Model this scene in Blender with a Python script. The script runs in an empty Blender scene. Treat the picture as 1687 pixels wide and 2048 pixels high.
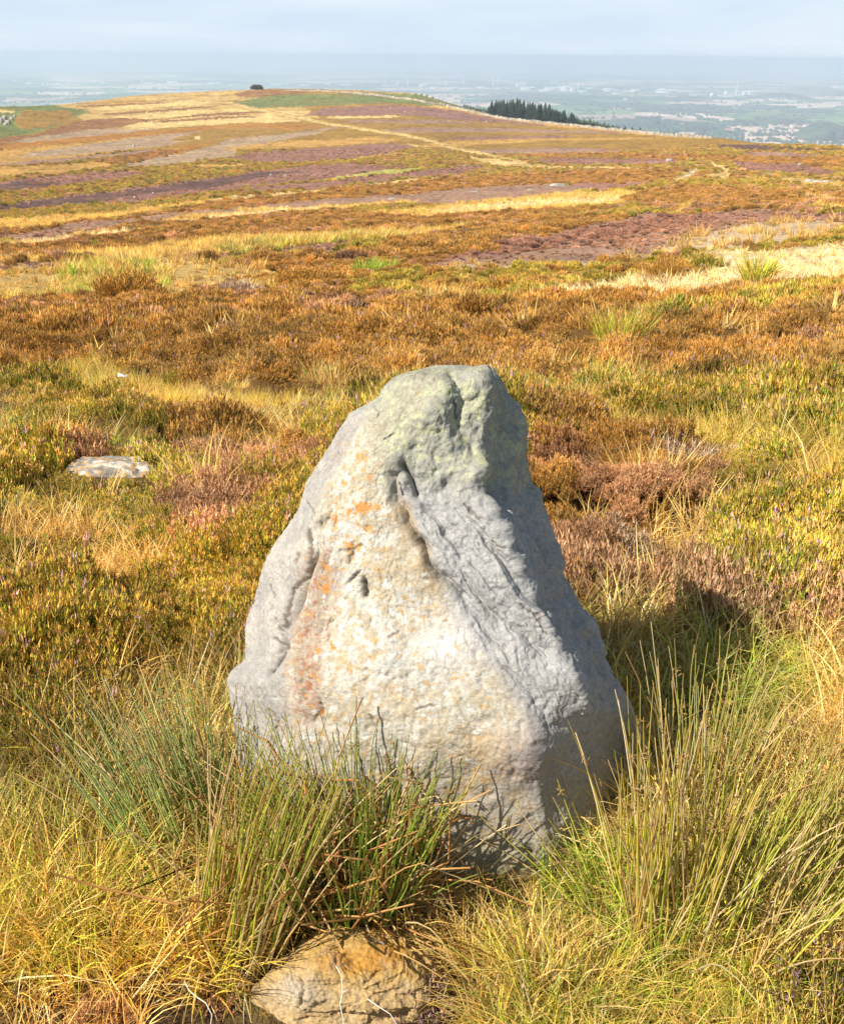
import bpy, math, random
import numpy as np
from math import radians, sin, cos, tan, atan2, hypot, pi

# ------------------------------------------------------------------ camera, sky, sun, exposure
sc = bpy.context.scene
COL = sc.collection
IW, IH, FPX = 1687.0, 2048.0, 2196.0
PITCH, ROLL = radians(22.6), radians(0.45)
CAMZ = 1.70
cam_d = bpy.data.cameras.new('camera'); cam = bpy.data.objects.new('camera', cam_d); COL.objects.link(cam)
cam_d.sensor_fit = 'VERTICAL'; cam_d.sensor_height = 24.0; cam_d.lens = 24.0 * FPX / IH
cam_d.clip_start = 0.05; cam_d.clip_end = 150000.0
from mathutils import Matrix, Vector
RM = Matrix.Rotation(pi / 2 - PITCH, 3, 'X') @ Matrix.Rotation(-ROLL * -1, 3, 'Z')
cam.matrix_world = Matrix.Translation((0, 0, CAMZ)) @ RM.to_4x4()
sc.camera = cam

SUN_EL, SUN_AZ = radians(43), radians(241)      # azimuth from +Y towards +X
SDIR = Vector((cos(SUN_EL) * sin(SUN_AZ), cos(SUN_EL) * cos(SUN_AZ), sin(SUN_EL)))
world = bpy.data.worlds.new('World'); sc.world = world; world.use_nodes = True
wn = world.node_tree.nodes; wl = world.node_tree.links; wn.clear()
sky = wn.new('ShaderNodeTexSky'); sky.sky_type = 'NISHITA'; sky.sun_disc = False
sky.sun_elevation = SUN_EL; sky.sun_rotation = SUN_AZ; sky.altitude = 300; sky.air_density = 1.0
sky.dust_density = 0.6; sky.ozone_density = 2.0
bg = wn.new('ShaderNodeBackground'); bg.inputs['Strength'].default_value = 0.062
wo = wn.new('ShaderNodeOutputWorld')
tc = wn.new('ShaderNodeTexCoord'); mp = wn.new('ShaderNodeMapping'); mp.inputs['Scale'].default_value = (1.6, 1.6, 11)
cn = wn.new('ShaderNodeTexNoise'); cn.inputs['Scale'].default_value = 2.2; cn.inputs['Detail'].default_value = 6
cn.inputs['Roughness'].default_value = 0.55; cn.inputs['Distortion'].default_value = 0.3
cr = wn.new('ShaderNodeMapRange'); cr.inputs['From Min'].default_value = 0.42; cr.inputs['From Max'].default_value = 0.72
cr.inputs['To Min'].default_value = 0.0; cr.inputs['To Max'].default_value = 1.0
cc = wn.new('ShaderNodeMix'); cc.data_type = 'RGBA'; cc.inputs['A'].default_value = (7.3, 8.8, 10.4, 1); cc.inputs['B'].default_value = (9.2, 10.1, 11.0, 1)
cm = wn.new('ShaderNodeMix'); cm.data_type = 'RGBA'
wl.new(tc.outputs['Generated'], mp.inputs['Vector']); wl.new(mp.outputs['Vector'], cn.inputs['Vector'])
wl.new(cn.outputs['Fac'], cr.inputs['Value']); wl.new(cr.outputs['Result'], cc.inputs['Factor'])
sx = wn.new('ShaderNodeSeparateXYZ'); wl.new(tc.outputs['Generated'], sx.inputs[0])
hzm = wn.new('ShaderNodeMapRange'); hzm.interpolation_type = 'SMOOTHSTEP'; hzm.inputs['From Min'].default_value = 0.04; hzm.inputs['From Max'].default_value = 0.38
hzm.inputs['To Min'].default_value = 0.97; hzm.inputs['To Max'].default_value = 0.08; wl.new(sx.outputs['Z'], hzm.inputs['Value'])
wl.new(hzm.outputs['Result'], cm.inputs['Factor'])
wl.new(sky.outputs['Color'], cm.inputs['A']); wl.new(cc.outputs['Result'], cm.inputs['B']); wl.new(cm.outputs['Result'], bg.inputs['Color'])
wl.new(bg.outputs['Background'], wo.inputs['Surface'])
sun_d = bpy.data.lights.new('sun', 'SUN'); sun_d.energy = 5.0; sun_d.angle = radians(0.5); sun_d.color = (1.0, 0.935, 0.84)
sun = bpy.data.objects.new('sun', sun_d); COL.objects.link(sun); sun.rotation_euler = SDIR.to_track_quat('Z', 'Y').to_euler()
sc.view_settings.view_transform = 'Standard'; sc.view_settings.look = 'None'
sc.view_settings.exposure = 0.60; sc.view_settings.gamma = 1; sc.view_settings.use_curve_mapping = False
sc.render.film_transparent = False
cy = sc.cycles
cy.max_bounces = 6; cy.diffuse_bounces = 2; cy.glossy_bounces = 2; cy.transmission_bounces = 4; cy.transparent_max_bounces = 8
cy.volume_bounces = 5; cy.use_denoising = True
try: cy.denoiser = 'OPENIMAGEDENOISE'; cy.denoising_input_passes = 'RGB_ALBEDO_NORMAL'
except Exception: pass
cy.use_adaptive_sampling = True; cy.adaptive_threshold = 0.012

# ------------------------------------------------------------------ photo geometry: a pixel of the photograph <-> a direction in the place
Rn = np.array(RM)
def ray(px, py):
    px, py = np.broadcast_arrays(np.asarray(px, float), np.asarray(py, float))
    d = np.stack([px - IW / 2, (IH / 2 - py), np.full(px.shape, -FPX)], -1)
    return d @ Rn.T
def project(x, y, z):
    p = np.stack([x, y, z - CAMZ], -1) @ Rn
    w = np.maximum(-p[..., 2], 1e-4)
    return IW / 2 + FPX * p[..., 0] / w, IH / 2 - FPX * p[..., 1] / w
def at_depth(px, py, Y):
    d = ray(px, py); k = np.asarray(Y) / d[..., 1]
    return np.stack([d[..., 0] * k, d[..., 1] * k, CAMZ + d[..., 2] * k], -1)

# ------------------------------------------------------------------ noise
_rng = np.random.default_rng(7)
_perm = _rng.permutation(4096).astype(np.int64)
_g3 = _rng.normal(size=(4096, 3)); _g3 /= np.linalg.norm(_g3, axis=1)[:, None]
def _h(i, j, k):
    return _perm[(_perm[(_perm[i & 4095] + j) & 4095] + k) & 4095]
def noise(p, scale=1.0, seed=0):
    p = np.asarray(p, float).reshape(-1, 3) * scale + seed * 17.31
    i = np.floor(p).astype(np.int64); f = p - i
    u = f * f * f * (f * (f * 6 - 15) + 10)
    out = np.zeros(len(p))
    for a in (0, 1):
        wx = u[:, 0] if a else 1 - u[:, 0]
        for b in (0, 1):
            wy = u[:, 1] if b else 1 - u[:, 1]
            for c in (0, 1):
                wz = u[:, 2] if c else 1 - u[:, 2]
                g = _g3[_h(i[:, 0] + a, i[:, 1] + b, i[:, 2] + c)]
                out += wx * wy * wz * (g[:, 0] * (f[:, 0] - a) + g[:, 1] * (f[:, 1] - b) + g[:, 2] * (f[:, 2] - c))
    return out * 1.7
def fbm(p, scale=1.0, octs=4, seed=0, rough=0.5):
    o = 0; a = 1.0; t = 0
    for k in range(octs):
        o = o + a * noise(p, scale * 2.03 ** k, seed + k); t += a; a *= rough
    return o / t
def P2(x, y, z=0.0):
    x = np.asarray(x, float); return np.stack([x, np.broadcast_to(y, x.shape), np.broadcast_to(z, x.shape)], -1)
def sstep(a, b, x):
    t = np.clip((x - a) / (b - a), 0, 1); return t * t * (3 - 2 * t)

# ------------------------------------------------------------------ object helpers
def mesh_np(name, verts, faces, cols=None, mat=None, smooth=False):
    me = bpy.data.meshes.new(name)
    verts = np.ascontiguousarray(verts, dtype=np.float32).reshape(-1, 3)
    faces = np.ascontiguousarray(faces, dtype=np.int32); k = faces.shape[1]
    me.vertices.add(len(verts)); me.vertices.foreach_set('co', verts.ravel())
    me.loops.add(faces.size); me.loops.foreach_set('vertex_index', faces.ravel())
    me.polygons.add(len(faces)); me.polygons.foreach_set('loop_start', np.arange(0, faces.size, k, dtype=np.int32))
    if smooth: me.polygons.foreach_set('use_smooth', np.ones(len(faces), dtype=bool))
    me.update(calc_edges=True)
    if cols is not None:
        c = np.ones((len(verts), 4), dtype=np.float32); c[:, :3] = np.clip(cols, 0, 1)
        at = me.color_attributes.new('Col', 'FLOAT_COLOR', 'POINT'); at.data.foreach_set('color', c.ravel())
    if mat: me.materials.append(mat)
    return me
def link(name, me, parent=None, loc=None):
    o = bpy.data.objects.new(name, me); COL.objects.link(o)
    if parent is not None: o.parent = parent
    if loc is not None: o.location = loc
    return o
def tag(o, label=None, cat=None, group=None, kind=None):
    if label: o['label'] = label
    if cat: o['category'] = cat
    if group: o['group'] = group
    if kind: o['kind'] = kind
    return o
def empty(name, loc, rz=0.0):
    o = bpy.data.objects.new(name, None); COL.objects.link(o); o.location = loc; o.rotation_euler = (0, 0, rz); o.empty_display_size = 0.1
    return o
class Acc:
    def __init__(s): s.v = []; s.f = []; s.c = []; s.n = 0
    def add(s, v, f, c):
        v = np.asarray(v, float).reshape(-1, 3); s.v.append(v); s.f.append(np.asarray(f, int) + s.n)
        c = np.broadcast_to(np.asarray(c, float), (len(v), 3)); s.c.append(c); s.n += len(v)
    def mesh(s, name, mat, smooth=False):
        return mesh_np(name, np.concatenate(s.v), np.concatenate(s.f), np.concatenate(s.c), mat, smooth)

# ------------------------------------------------------------------ materials
def mat_base(name):
    m = bpy.data.materials.new(name); m.use_nodes = True
    n = m.node_tree.nodes; l = m.node_tree.links
    return m, n, l, n['Principled BSDF'], n['Material Output']
def veg_mat(name, instanced, rough=0.6, transl=0.3, spec=0.25, sat=1.0):
    m, n, l, b, out = mat_base(name)
    a = n.new('ShaderNodeAttribute'); a.attribute_name = 'Col'
    src = a.outputs['Color']
    if instanced:
        t = n.new('ShaderNodeAttribute'); t.attribute_type = 'INSTANCER'; t.attribute_name = 'tint'
        mx = n.new('ShaderNodeMix'); mx.data_type = 'RGBA'; mx.blend_type = 'MULTIPLY'; mx.inputs['Factor'].default_value = 1
        l.new(src, mx.inputs['A']); l.new(t.outputs['Color'], mx.inputs['B']); src = mx.outputs['Result']
    b.inputs['Roughness'].default_value = rough; b.inputs['Specular IOR Level'].default_value = spec
    l.new(src, b.inputs['Base Color'])
    tr = n.new('ShaderNodeBsdfTranslucent'); l.new(src, tr.inputs['Color'])
    ms = n.new('ShaderNodeMixShader'); ms.inputs['Fac'].default_value = transl
    l.new(b.outputs[0], ms.inputs[1]); l.new(tr.outputs[0], ms.inputs[2]); l.new(ms.outputs[0], out.inputs['Surface'])
    return m
M_GI = veg_mat('grass_instanced', True, 0.5, 0.24, 0.35)
M_HI = veg_mat('heather_instanced', True, 0.8, 0.12, 0.1)
M_G = veg_mat('grass_blades', False, 0.45, 0.30, 0.4)
M_H = veg_mat('heather_leaves', False, 0.8, 0.12, 0.1)
M_TW = veg_mat('dry_twig', False, 0.8, 0.0, 0.2)
def rock_mat(name, s1=60, s2=260, bump=0.35, dist=0.004, var=0.35):
    m, n, l, b, out = mat_base(name)
    a = n.new('ShaderNodeAttribute'); a.attribute_name = 'Col'
    tcn = n.new('ShaderNodeTexCoord')
    n1 = n.new('ShaderNodeTexNoise'); n1.inputs['Scale'].default_value = s1; n1.inputs['Detail'].default_value = 8; n1.inputs['Roughness'].default_value = 0.65
    n2 = n.new('ShaderNodeTexNoise'); n2.inputs['Scale'].default_value = s2; n2.inputs['Detail'].default_value = 4
    l.new(tcn.outputs['Object'], n1.inputs['Vector']); l.new(tcn.outputs['Object'], n2.inputs['Vector'])
    mr = n.new('ShaderNodeMapRange'); mr.inputs['From Min'].default_value = 0.3; mr.inputs['From Max'].default_value = 0.7
    mr.inputs['To Min'].default_value = 1 - var * 0.55; mr.inputs['To Max'].default_value = 1 + var * 0.45; l.new(n2.outputs['Fac'], mr.inputs['Value'])
    mx = n.new('ShaderNodeMix'); mx.data_type = 'RGBA'; mx.blend_type = 'MULTIPLY'; mx.inputs['Factor'].default_value = 1
    l.new(a.outputs['Color'], mx.inputs['A']); l.new(mr.outputs['Result'], mx.inputs['B']); l.new(mx.outputs['Result'], b.inputs['Base Color'])
    ad = n.new('ShaderNodeMath'); ad.operation = 'ADD'; l.new(n1.outputs['Fac'], ad.inputs[0])
    mu = n.new('ShaderNodeMath'); mu.operation = 'MULTIPLY'; mu.inputs[1].default_value = 0.45; l.new(n2.outputs['Fac'], mu.inputs[0]); l.new(mu.outputs[0], ad.inputs[1])
    bp = n.new('ShaderNodeBump'); bp.inputs['Strength'].default_value = bump; bp.inputs['Distance'].default_value = dist
    l.new(ad.outputs[0], bp.inputs['Height']); l.new(bp.outputs['Normal'], b.inputs['Normal'])
    b.inputs['Roughness'].default_value = 0.88; b.inputs['Specular IOR Level'].default_value = 0.25
    return m
M_STONE = rock_mat('standing_stone_rock', 90, 420, 0.9, 0.0035, 0.5)
M_ROCK = rock_mat('moor_rock', 30, 140, 0.6, 0.01, 0.5)

# ------------------------------------------------------------------ terrain shape: the moor falls away from the stone, then climbs to the hill
AZ = np.radians(np.linspace(-34, 34, 137))
_rows = np.linspace(-100, 2500, 521); _pxs = np.linspace(-2600, 4300, 900)
_d = ray(_pxs[None, :], _rows[:, None])
_az = np.arctan2(_d[..., 0], _d[..., 1]); _te = _d[..., 2] / np.hypot(_d[..., 0], _d[..., 1])
_TT = np.stack([np.interp(AZ, _az[i], _te[i]) for i in range(len(_rows))])      # rows x az
def tanel_rowaz(row, j):            # row array, az index j
    return np.interp(row, _rows, _TT[:, j])
PXC = np.array([-500, 0, 420, 843, 1200, 1687, 2200.])
_dc = ray(PXC, np.full(7, 420.)); AZC = np.arctan2(_dc[:, 0], _dc[:, 1])
RST = np.array([4.8, 6.2, 9, 14, 24, 45, 90, 160.])
ROWT = np.array([  # rows of the photograph reached at each distance, per column
    [1010, 915, 830, 745, 680, 620, 530, 460],
    [1005, 905, 815, 725, 655, 600, 515, 445],
    [1000, 900, 802, 705, 632, 575, 498, 432],
    [1000, 900, 800, 700, 620, 560, 490, 423],
    [1000, 900, 797, 693, 608, 545, 475, 408],
    [1000, 895, 790, 680, 588, 520, 450, 385],
    [1000, 890, 780, 668, 570, 505, 435, 370]], float)
SKY = [(-900, 225, 560), (-300, 218, 600), (0, 213, 640), (60, 213, 650), (140, 208, 700), (280, 190, 780), (430, 182, 820), (540, 178, 830), (700, 180, 820),
       (830, 187, 800), (900, 206, 760), (960, 224, 720), (1010, 237, 690), (1100, 246, 640), (1200, 257, 590), (1300, 268, 540), (1420, 277, 480), (1500, 288, 440), (1600, 294, 410), (1687, 298, 390), (1900, 306, 370), (2400, 322, 340)]
_s = np.array(SKY, float); _ds = ray(_s[:, 0], _s[:, 1]); _saz = np.arctan2(_ds[:, 0], _ds[:, 1]); _ste = _ds[:, 2] / np.hypot(_ds[:, 0], _ds[:, 1])
SKYTE = np.interp(AZ, _saz, _ste); RC = np.interp(AZ, _saz, _s[:, 2])
_k = np.exp(-0.5 * (np.arange(-6, 7) / 2.0) ** 2); _k /= _k.sum()
RC = np.convolve(np.pad(RC, 6, 'edge'), _k, 'valid')
L0, L1, KQ = math.log(0.3), math.log(160.0), 1.6
QN = 900; Q = np.linspace(L0, L1 + KQ, QN)
def _te_table():
    out = np.zeros((QN, len(AZ)))
    for j in range(len(AZ)):
        rows = np.array([np.interp(AZ[j], AZC, ROWT[:, k]) for k in range(8)])
        te = list(tanel_rowaz(rows, j)); q = list(np.log(RST))
        teL = te[-1]; teC = SKYTE[j]
        for s, fr in ((.3, .245), (.57, .49), (.78, .714), (.917, .878), (1, 1)):
            q.append(L1 + KQ * s); te.append(teL + (teC - teL) * fr)
        near = [1.3, 1.6, 2, 2.6, 3.2]
        q = list(np.log(near)) + q; te = [-CAMZ / r for r in near] + te
        col = np.interp(Q, q, te)
        g = np.exp(-0.5 * (np.arange(-40, 41) / 11.0) ** 2); g /= g.sum()
        sm = np.convolve(np.pad(col, 40, 'reflect', reflect_type='odd'), g, 'valid')
        rr = np.exp(Q); w = sstep(2.6, 3.6, rr)
        out[:, j] = np.where(rr < 3.6, (1 - w) * (-CAMZ / rr) + w * sm, sm)
    return out
TE = _te_table()
def base_z(x, y):
    x = np.asarray(x, float); y = np.asarray(y, float)
    r = np.maximum(np.hypot(x, y), 0.31); az = np.clip(np.arctan2(x, np.maximum(y, 1e-3)), AZ[0], AZ[-1])
    ja = (az - AZ[0]) / (AZ[1] - AZ[0]); j = np.clip(ja.astype(int), 0, len(AZ) - 2); fa = ja - j
    rc = RC[j] * (1 - fa) + RC[j + 1] * fa
    s = np.log(r / 160.0) / np.log(rc / 160.0)
    q = np.where(r < 160, np.log(r), L1 + KQ * s); over = np.maximum(r - rc, 0)
    qa = np.clip((q - L0) / (Q[1] - Q[0]), 0, QN - 1.001); i = qa.astype(int); fq = qa - i
    te = (TE[i, j] * (1 - fq) + TE[i + 1, j] * fq) * (1 - fa) + (TE[i, j + 1] * (1 - fq) + TE[i + 1, j + 1] * fq) * fa
    z = CAMZ + np.minimum(r, rc) * te - over * 0.03 - over ** 2 * 0.0012
    flat = sstep(2.7, 3.4, r)
    return np.maximum(z * flat, -256)
FBX, FBY = -1.52, 5.00       # where the flat boulder lies
def mound(x, y):
    """rounded heather bushes divided by creases"""
    r = np.hypot(x, y); q = P2(x, y); q = q + .25 * np.stack([noise(q, 1.7, 601), noise(q, 1.7, 602), 0 * r], -1)
    m1 = np.sqrt(np.abs(noise(q, 1.05, 603)) + .002); m2 = np.sqrt(np.abs(noise(q, .42, 607)) + .002)
    return (.24 * m1 * (1 - sstep(16, 30, r)) + .29 * m2 * sstep(9, 26, r)) * sstep(2.6, 4.5, r) * (1 - sstep(120, 200, r)) * (1 - .95 * np.exp(-(((x - FBX) / .9) ** 2 + ((y - FBY + .4) / 1.1) ** 2) ** 2)) - .13 * sstep(4, 9, r)
def relief(x, y, hv):
    """hummocks; hv = how far the heather stands up (0 grass .. 1 heather)"""
    r = np.hypot(x, y); p = P2(x, y)
    a = 0.03 * noise(p, 2.2, 3) * sstep(0.8, 2, r)
    b = (0.13 + .12 * sstep(10, 22, r)) * fbm(p, 0.55, 3, 5) * sstep(3, 9, r)
    c = 0.55 * fbm(p, 0.09, 3, 9) * sstep(18, 60, r) * (1 - 0.5 * sstep(300, 600, r))
    m = mound(x, y) * np.clip(hv * 1.5 - .5, 0, 1) * .62
    return a + b + c + m + hv * (0.10 * sstep(3, 6, r) + 0.25 * sstep(60, 160, r))

# ------------------------------------------------------------------ what grows where (outlines traced on the photo, laid on the ground)
CLS = dict(B=(.36, .165, .035), O=(.30, .175, .04), P=(.27, .145, .105), D=(.13, .075, .06), L=(.36, .25, .15), Y=(.62, .44, .17),
           W=(.68, .55, .36), G=(.17, .19, .06), T=(.46, .265, .07), R=(.26, .125, .05), S=(.42, .38, .10), V=(.33, .17, .125), K=(.31, .19, .125),
           M=(.20, .125, .085), N=(.48, .32, .11), E=(.50, .37, .23))
KEYS = list(CLS); CCOL = np.array([CLS[k] for k in KEYS])
HEATH = np.array([1 if k in 'BORMN' and k != 'N' else (0.4 if k in 'PVK' else 0) for k in KEYS])
BANDS = [
 # far hill -----------------------------------------------------------
 ('O', [(-400, 150, 560), (2200, 150, 560)]),
 ('T', [(-300, 300, 335), (0, 292, 330), (120, 282, 318), (260, 268, 300), (420, 252, 285)]),
 ('N', [(100, 200, 222), (175, 190, 245), (300, 175, 252), (440, 170, 246), (520, 170, 240), (640, 225, 245)]),
 ('Y', [(180, 215, 222), (300, 206, 216), (430, 196, 208)]), ('Y', [(200, 236, 240), (330, 222, 236), (440, 217, 226), (500, 218, 226)]), ('Y', [(290, 196, 200), (400, 186, 192), (450, 184, 192)]), ('T', [(180, 205, 209), (300, 200, 204)]),
 ('N', [(280, 188, 196), (400, 178, 194), (440, 180, 186)]),
 ('R', [(140, 213, 216), (280, 206, 210), (340, 205, 206)]), ('R', [(205, 227, 231), (300, 222, 226), (430, 212, 215)]),
 ('R', [(470, 184, 196), (550, 178, 194), (620, 180, 186)]),
 ('G', [(-400, 200, 290), (0, 210, 276), (60, 212, 268), (110, 208, 255), (175, 214, 232), (184, 222, 226)]),
 ('O', [(30, 222, 262), (90, 222, 256), (150, 220, 240)]), ('Y', [(-20, 220, 226), (34, 221, 225)]),
 ('R', [(-100, 285, 300), (0, 276, 298), (76, 270, 276), (120, 254, 270), (177, 240, 264), (240, 237, 258), (300, 239, 249), (440, 226, 233), (560, 222, 226)]),
 ('L', [(20, 281, 288), (100, 270, 283), (200, 259, 272), (290, 250, 262), (360, 246, 252)]),
 ('Y', [(230, 254, 262), (330, 238, 256), (440, 232, 250), (500, 230, 246), (600, 236, 246)]), ('R', [(300, 243, 247), (440, 234, 238), (520, 232, 236)]),
 ('B', [(-200, 310, 330), (0, 292, 300), (100, 281, 292), (200, 271, 282), (300, 262, 271), (440, 250, 260), (560, 248, 262), (630, 244, 262), (660, 250, 254)]),
 ('L', [(20, 310, 318), (100, 299, 312), (200, 286, 304), (300, 272, 297), (400, 262, 280), (470, 258, 264)]),
 ('O', [(345, 276, 288), (400, 262, 282), (440, 258, 284), (520, 256, 276), (600, 262, 270)]),
 ('Y', [(384, 272, 279), (400, 272, 280)]),
 ('K', [(-200, 340, 356), (0, 329, 335), (100, 318, 328), (200, 310, 318), (290, 301, 308), (325, 300, 306)]),
 ('T', [(-200, 352, 380), (0, 336, 356), (100, 331, 350), (200, 325, 340), (240, 326, 337)]),
 ('B', [(190, 322, 327), (240, 316, 330), (330, 300, 315), (420, 286, 292), (440, 280, 285)]),
 ('L', [(238, 331, 342), (300, 318, 335), (400, 300, 324), (470, 276, 315), (480, 275, 300), (560, 270, 282), (640, 258, 266), (690, 250, 254)]),
 ('T', [(440, 296, 304), (520, 288, 298), (620, 280, 295), (700, 276, 290), (800, 276, 284)]),
 ('P', [(-300, 385, 410), (0, 366, 386), (50, 358, 381), (150, 350, 373), (250, 341, 360), (310, 340, 350)]),
 ('D', [(-300, 390, 408), (0, 368, 384), (60, 361, 379), (110, 362, 374), (130, 366, 371)]),
 ('P', [(448, 315, 317), (520, 306, 327), (600, 299, 325), (700, 294, 318), (790, 287, 305), (838, 290, 300)]),
 ('O', [(0, 386, 402), (150, 373, 390), (300, 350, 378), (430, 322, 362), (560, 330, 346), (700, 318, 332), (840, 304, 330), (960, 300, 320)]),
 ('T', [(380, 330, 338), (440, 328, 336), (500, 329, 333)]), ('T', [(700, 316, 320), (760, 308, 314), (820, 304, 308)]),
 ('P', [(-300, 450, 470), (0, 414, 425), (50, 403, 424), (150, 393, 417), (250, 380, 409), (330, 370, 399), (420, 358, 388), (520, 343, 374), (600, 335, 366), (700, 327, 353), (780, 330, 342), (840, 330, 334)]),
 ('D', [(-300, 452, 466), (0, 415, 424), (50, 404, 420), (100, 399, 415), (200, 388, 404), (330, 372, 383), (420, 359, 378), (520, 345, 357), (600, 338, 347)]),
 ('P', [(440, 387, 390), (500, 378, 387), (560, 372, 384), (650, 364, 377), (740, 355, 368), (860, 342, 355), (920, 331, 350), (990, 331, 337)]),
 ('S', [(640, 360, 363), (720, 347, 356), (800, 338, 347), (850, 333, 340)]),
 ('Y', [(-200, 475, 505), (0, 446, 468), (100, 436, 456), (220, 428, 440), (320, 414, 424), (430, 400, 406), (560, 388, 393), (700, 373, 377), (860, 357, 362), (950, 346, 355), (1000, 345, 349)]),
 ('B', [(-100, 475, 490), (100, 457, 462), (200, 444, 454), (300, 432, 442), (430, 408, 420), (560, 394, 412), (700, 379, 398), (860, 361, 389), (1000, 352, 376), (1150, 345, 370), (1250, 337, 366), (1350, 338, 366), (1520, 344, 364)]),
 ('K', [(-200, 490, 510), (0, 473, 483), (60, 466, 485), (100, 458, 483), (200, 446, 474), (300, 433, 458), (430, 421, 431), (560, 409, 420), (700, 397, 411), (860, 386, 412), (940, 376, 412), (1010, 372, 410), (1100, 367, 398), (1200, 368, 388), (1240, 368, 382)]),
 ('V', [(1130, 366, 372), (1200, 367, 382), (1270, 366, 378), (1310, 368, 375)]),
 ('Y', [(-200, 505, 530), (0, 486, 502), (80, 481, 498), (180, 470, 492), (240, 460, 476), (300, 451, 461), (400, 432, 450), (420, 430, 441), (560, 418, 431), (700, 413, 421), (780, 404, 412), (838, 400, 407)]),
 ('W', [(0, 489, 500), (180, 474, 488), (300, 453, 459), (430, 433, 440), (560, 421, 429), (700, 415, 419)]),
 ('R', [(215, 462, 468), (300, 450, 457), (380, 445, 450)]),
 ('B', [(-200, 530, 580), (0, 500, 545), (100, 495, 520), (220, 478, 505), (330, 458, 495), (420, 442, 482), (560, 430, 475), (700, 421, 472), (740, 438, 470), (840, 436, 466), (950, 432, 455), (1100, 420, 440), (1250, 416, 426)]),
 ('Y', [(720, 433, 438), (760, 428, 437), (840, 421, 438), (900, 410, 435), (1000, 400, 430), (1100, 394, 422), (1200, 384, 418), (1280, 382, 414), (1312, 388, 402)]),
 ('W', [(840, 424, 432), (900, 416, 430), (1000, 408, 424), (1100, 402, 414), (1200, 398, 410), (1290, 396, 402)]),
 ('W', [(1270, 414, 420), (1300, 398, 404), (1318, 393, 397)]),
 ('Y', [(-200, 545, 560), (20, 528, 532), (100, 515, 526), (200, 505, 522), (300, 495, 520), (420, 483, 512), (560, 474, 500), (700, 468, 496), (830, 463, 482), (860, 460, 480), (950, 452, 473), (1050, 442, 466), (1140, 444, 458)]),
 ('S', [(430, 496, 510), (560, 488, 501), (700, 480, 496), (800, 470, 488), (860, 466, 478)]),
 ('K', [(-200, 548, 566), (0, 536, 550), (90, 528, 542), (140, 528, 538)]),
 ('K', [(330, 516, 524), (420, 510, 525), (560, 502, 517), (650, 492, 513), (740, 485, 498)]),
 # right part of the hill
 ('G', [(455, 201, 203), (500, 196, 217), (560, 190, 215), (660, 189, 211), (760, 192, 206), (860, 200, 207), (930, 212, 216)]), ('G', [(700, 182, 192), (760, 183, 200), (850, 186, 212), (900, 204, 216), (950, 218, 226)]),
 ('T', [(650, 178, 184), (760, 182, 186), (830, 186, 189)]),
 ('Y', [(850, 207, 211), (900, 213, 222), (960, 224, 236), (1080, 243, 251), (1200, 255, 261), (1330, 270, 274)]), ('T', [(800, 208, 212), (900, 216, 222), (1000, 234, 242), (1150, 252, 258), (1400, 274, 282)]),
 ('P', [(595, 231, 233), (650, 216, 233), (760, 211, 231), (840, 214, 232), (900, 221, 240), (1000, 238, 246), (1100, 250, 256)]),
 ('Y', [(520, 226, 234), (560, 222, 232), (620, 222, 230)]), ('Y', [(650, 233, 238), (780, 232, 236), (800, 233, 235)]),
 ('K', [(680, 241, 246), (790, 240, 247), (900, 242, 248), (960, 246, 248)]),
 ('K', [(750, 259, 267), (860, 256, 265), (1000, 257, 264), (1150, 263, 268), (1260, 266, 270)]),
 ('P', [(880, 277, 282), (1000, 274, 280), (1150, 272, 276)]),
 ('T', [(840, 284, 300), (900, 284, 294), (1000, 278, 288), (1200, 277, 281), (1330, 276, 279)]),
 ('O', [(930, 292, 300), (1030, 284, 297), (1150, 282, 297), (1280, 280, 298), (1450, 286, 302), (1687, 300, 330), (2100, 320, 350)]),
 ('K', [(950, 300, 308), (1100, 297, 310), (1200, 298, 309), (1250, 302, 305)]), ('V', [(1200, 299, 303), (1240, 303, 307)]),
 ('B', [(1000, 309, 317), (1200, 307, 315), (1400, 312, 322), (1687, 318, 340)]),
 ('P', [(1035, 318, 320), (1116, 316, 331), (1280, 318, 330), (1365, 318, 321)]), ('V', [(1240, 324, 331), (1330, 322, 329), (1380, 320, 324)]),
 ('Y', [(930, 308, 326), (1000, 320, 334), (1060, 328, 337), (1100, 333, 339), (1250, 334, 338), (1350, 335, 339)]),
 ('D', [(1400, 292, 294), (1440, 290, 297), (1500, 291, 301), (1600, 297, 303), (1700, 300, 303)]),
 ('K', [(1470, 306, 308), (1500, 305, 315), (1600, 307, 317), (1650, 310, 314)]),
 ('P', [(1448, 324, 328), (1500, 325, 344), (1600, 331, 351), (1672, 344, 353)]),
 ('N', [(1340, 360, 368), (1370, 344, 362), (1400, 330, 346)]), ('N', [(1390, 350, 356), (1440, 346, 358), (1465, 352, 360)]),
 ('Y', [(1400, 327, 330), (1430, 326, 334), (1452, 334, 350), (1466, 350, 358)]), 
 ('N', [(1550, 356, 368), (1600, 358, 374), (1687, 364, 380)]), ('Y', [(1560, 360, 364), (1640, 364, 372), (1687, 370, 375)]),
 ('B', [(1240, 376, 430), (1330, 372, 426), (1450, 376, 424), (1600, 384, 424), (1700, 390, 424), (2200, 390, 440)]),
 ('Y', [(1350, 419, 426), (1380, 407, 419), (1402, 404, 407)]), ('D', [(1490, 393, 396), (1560, 391, 398), (1640, 398, 404), (1687, 402, 409)]),
 ('Y', [(1615, 414, 420), (1640, 416, 426), (1687, 421, 428)]), ('N', [(1600, 390, 396), (1687, 398, 404)]),
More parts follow.
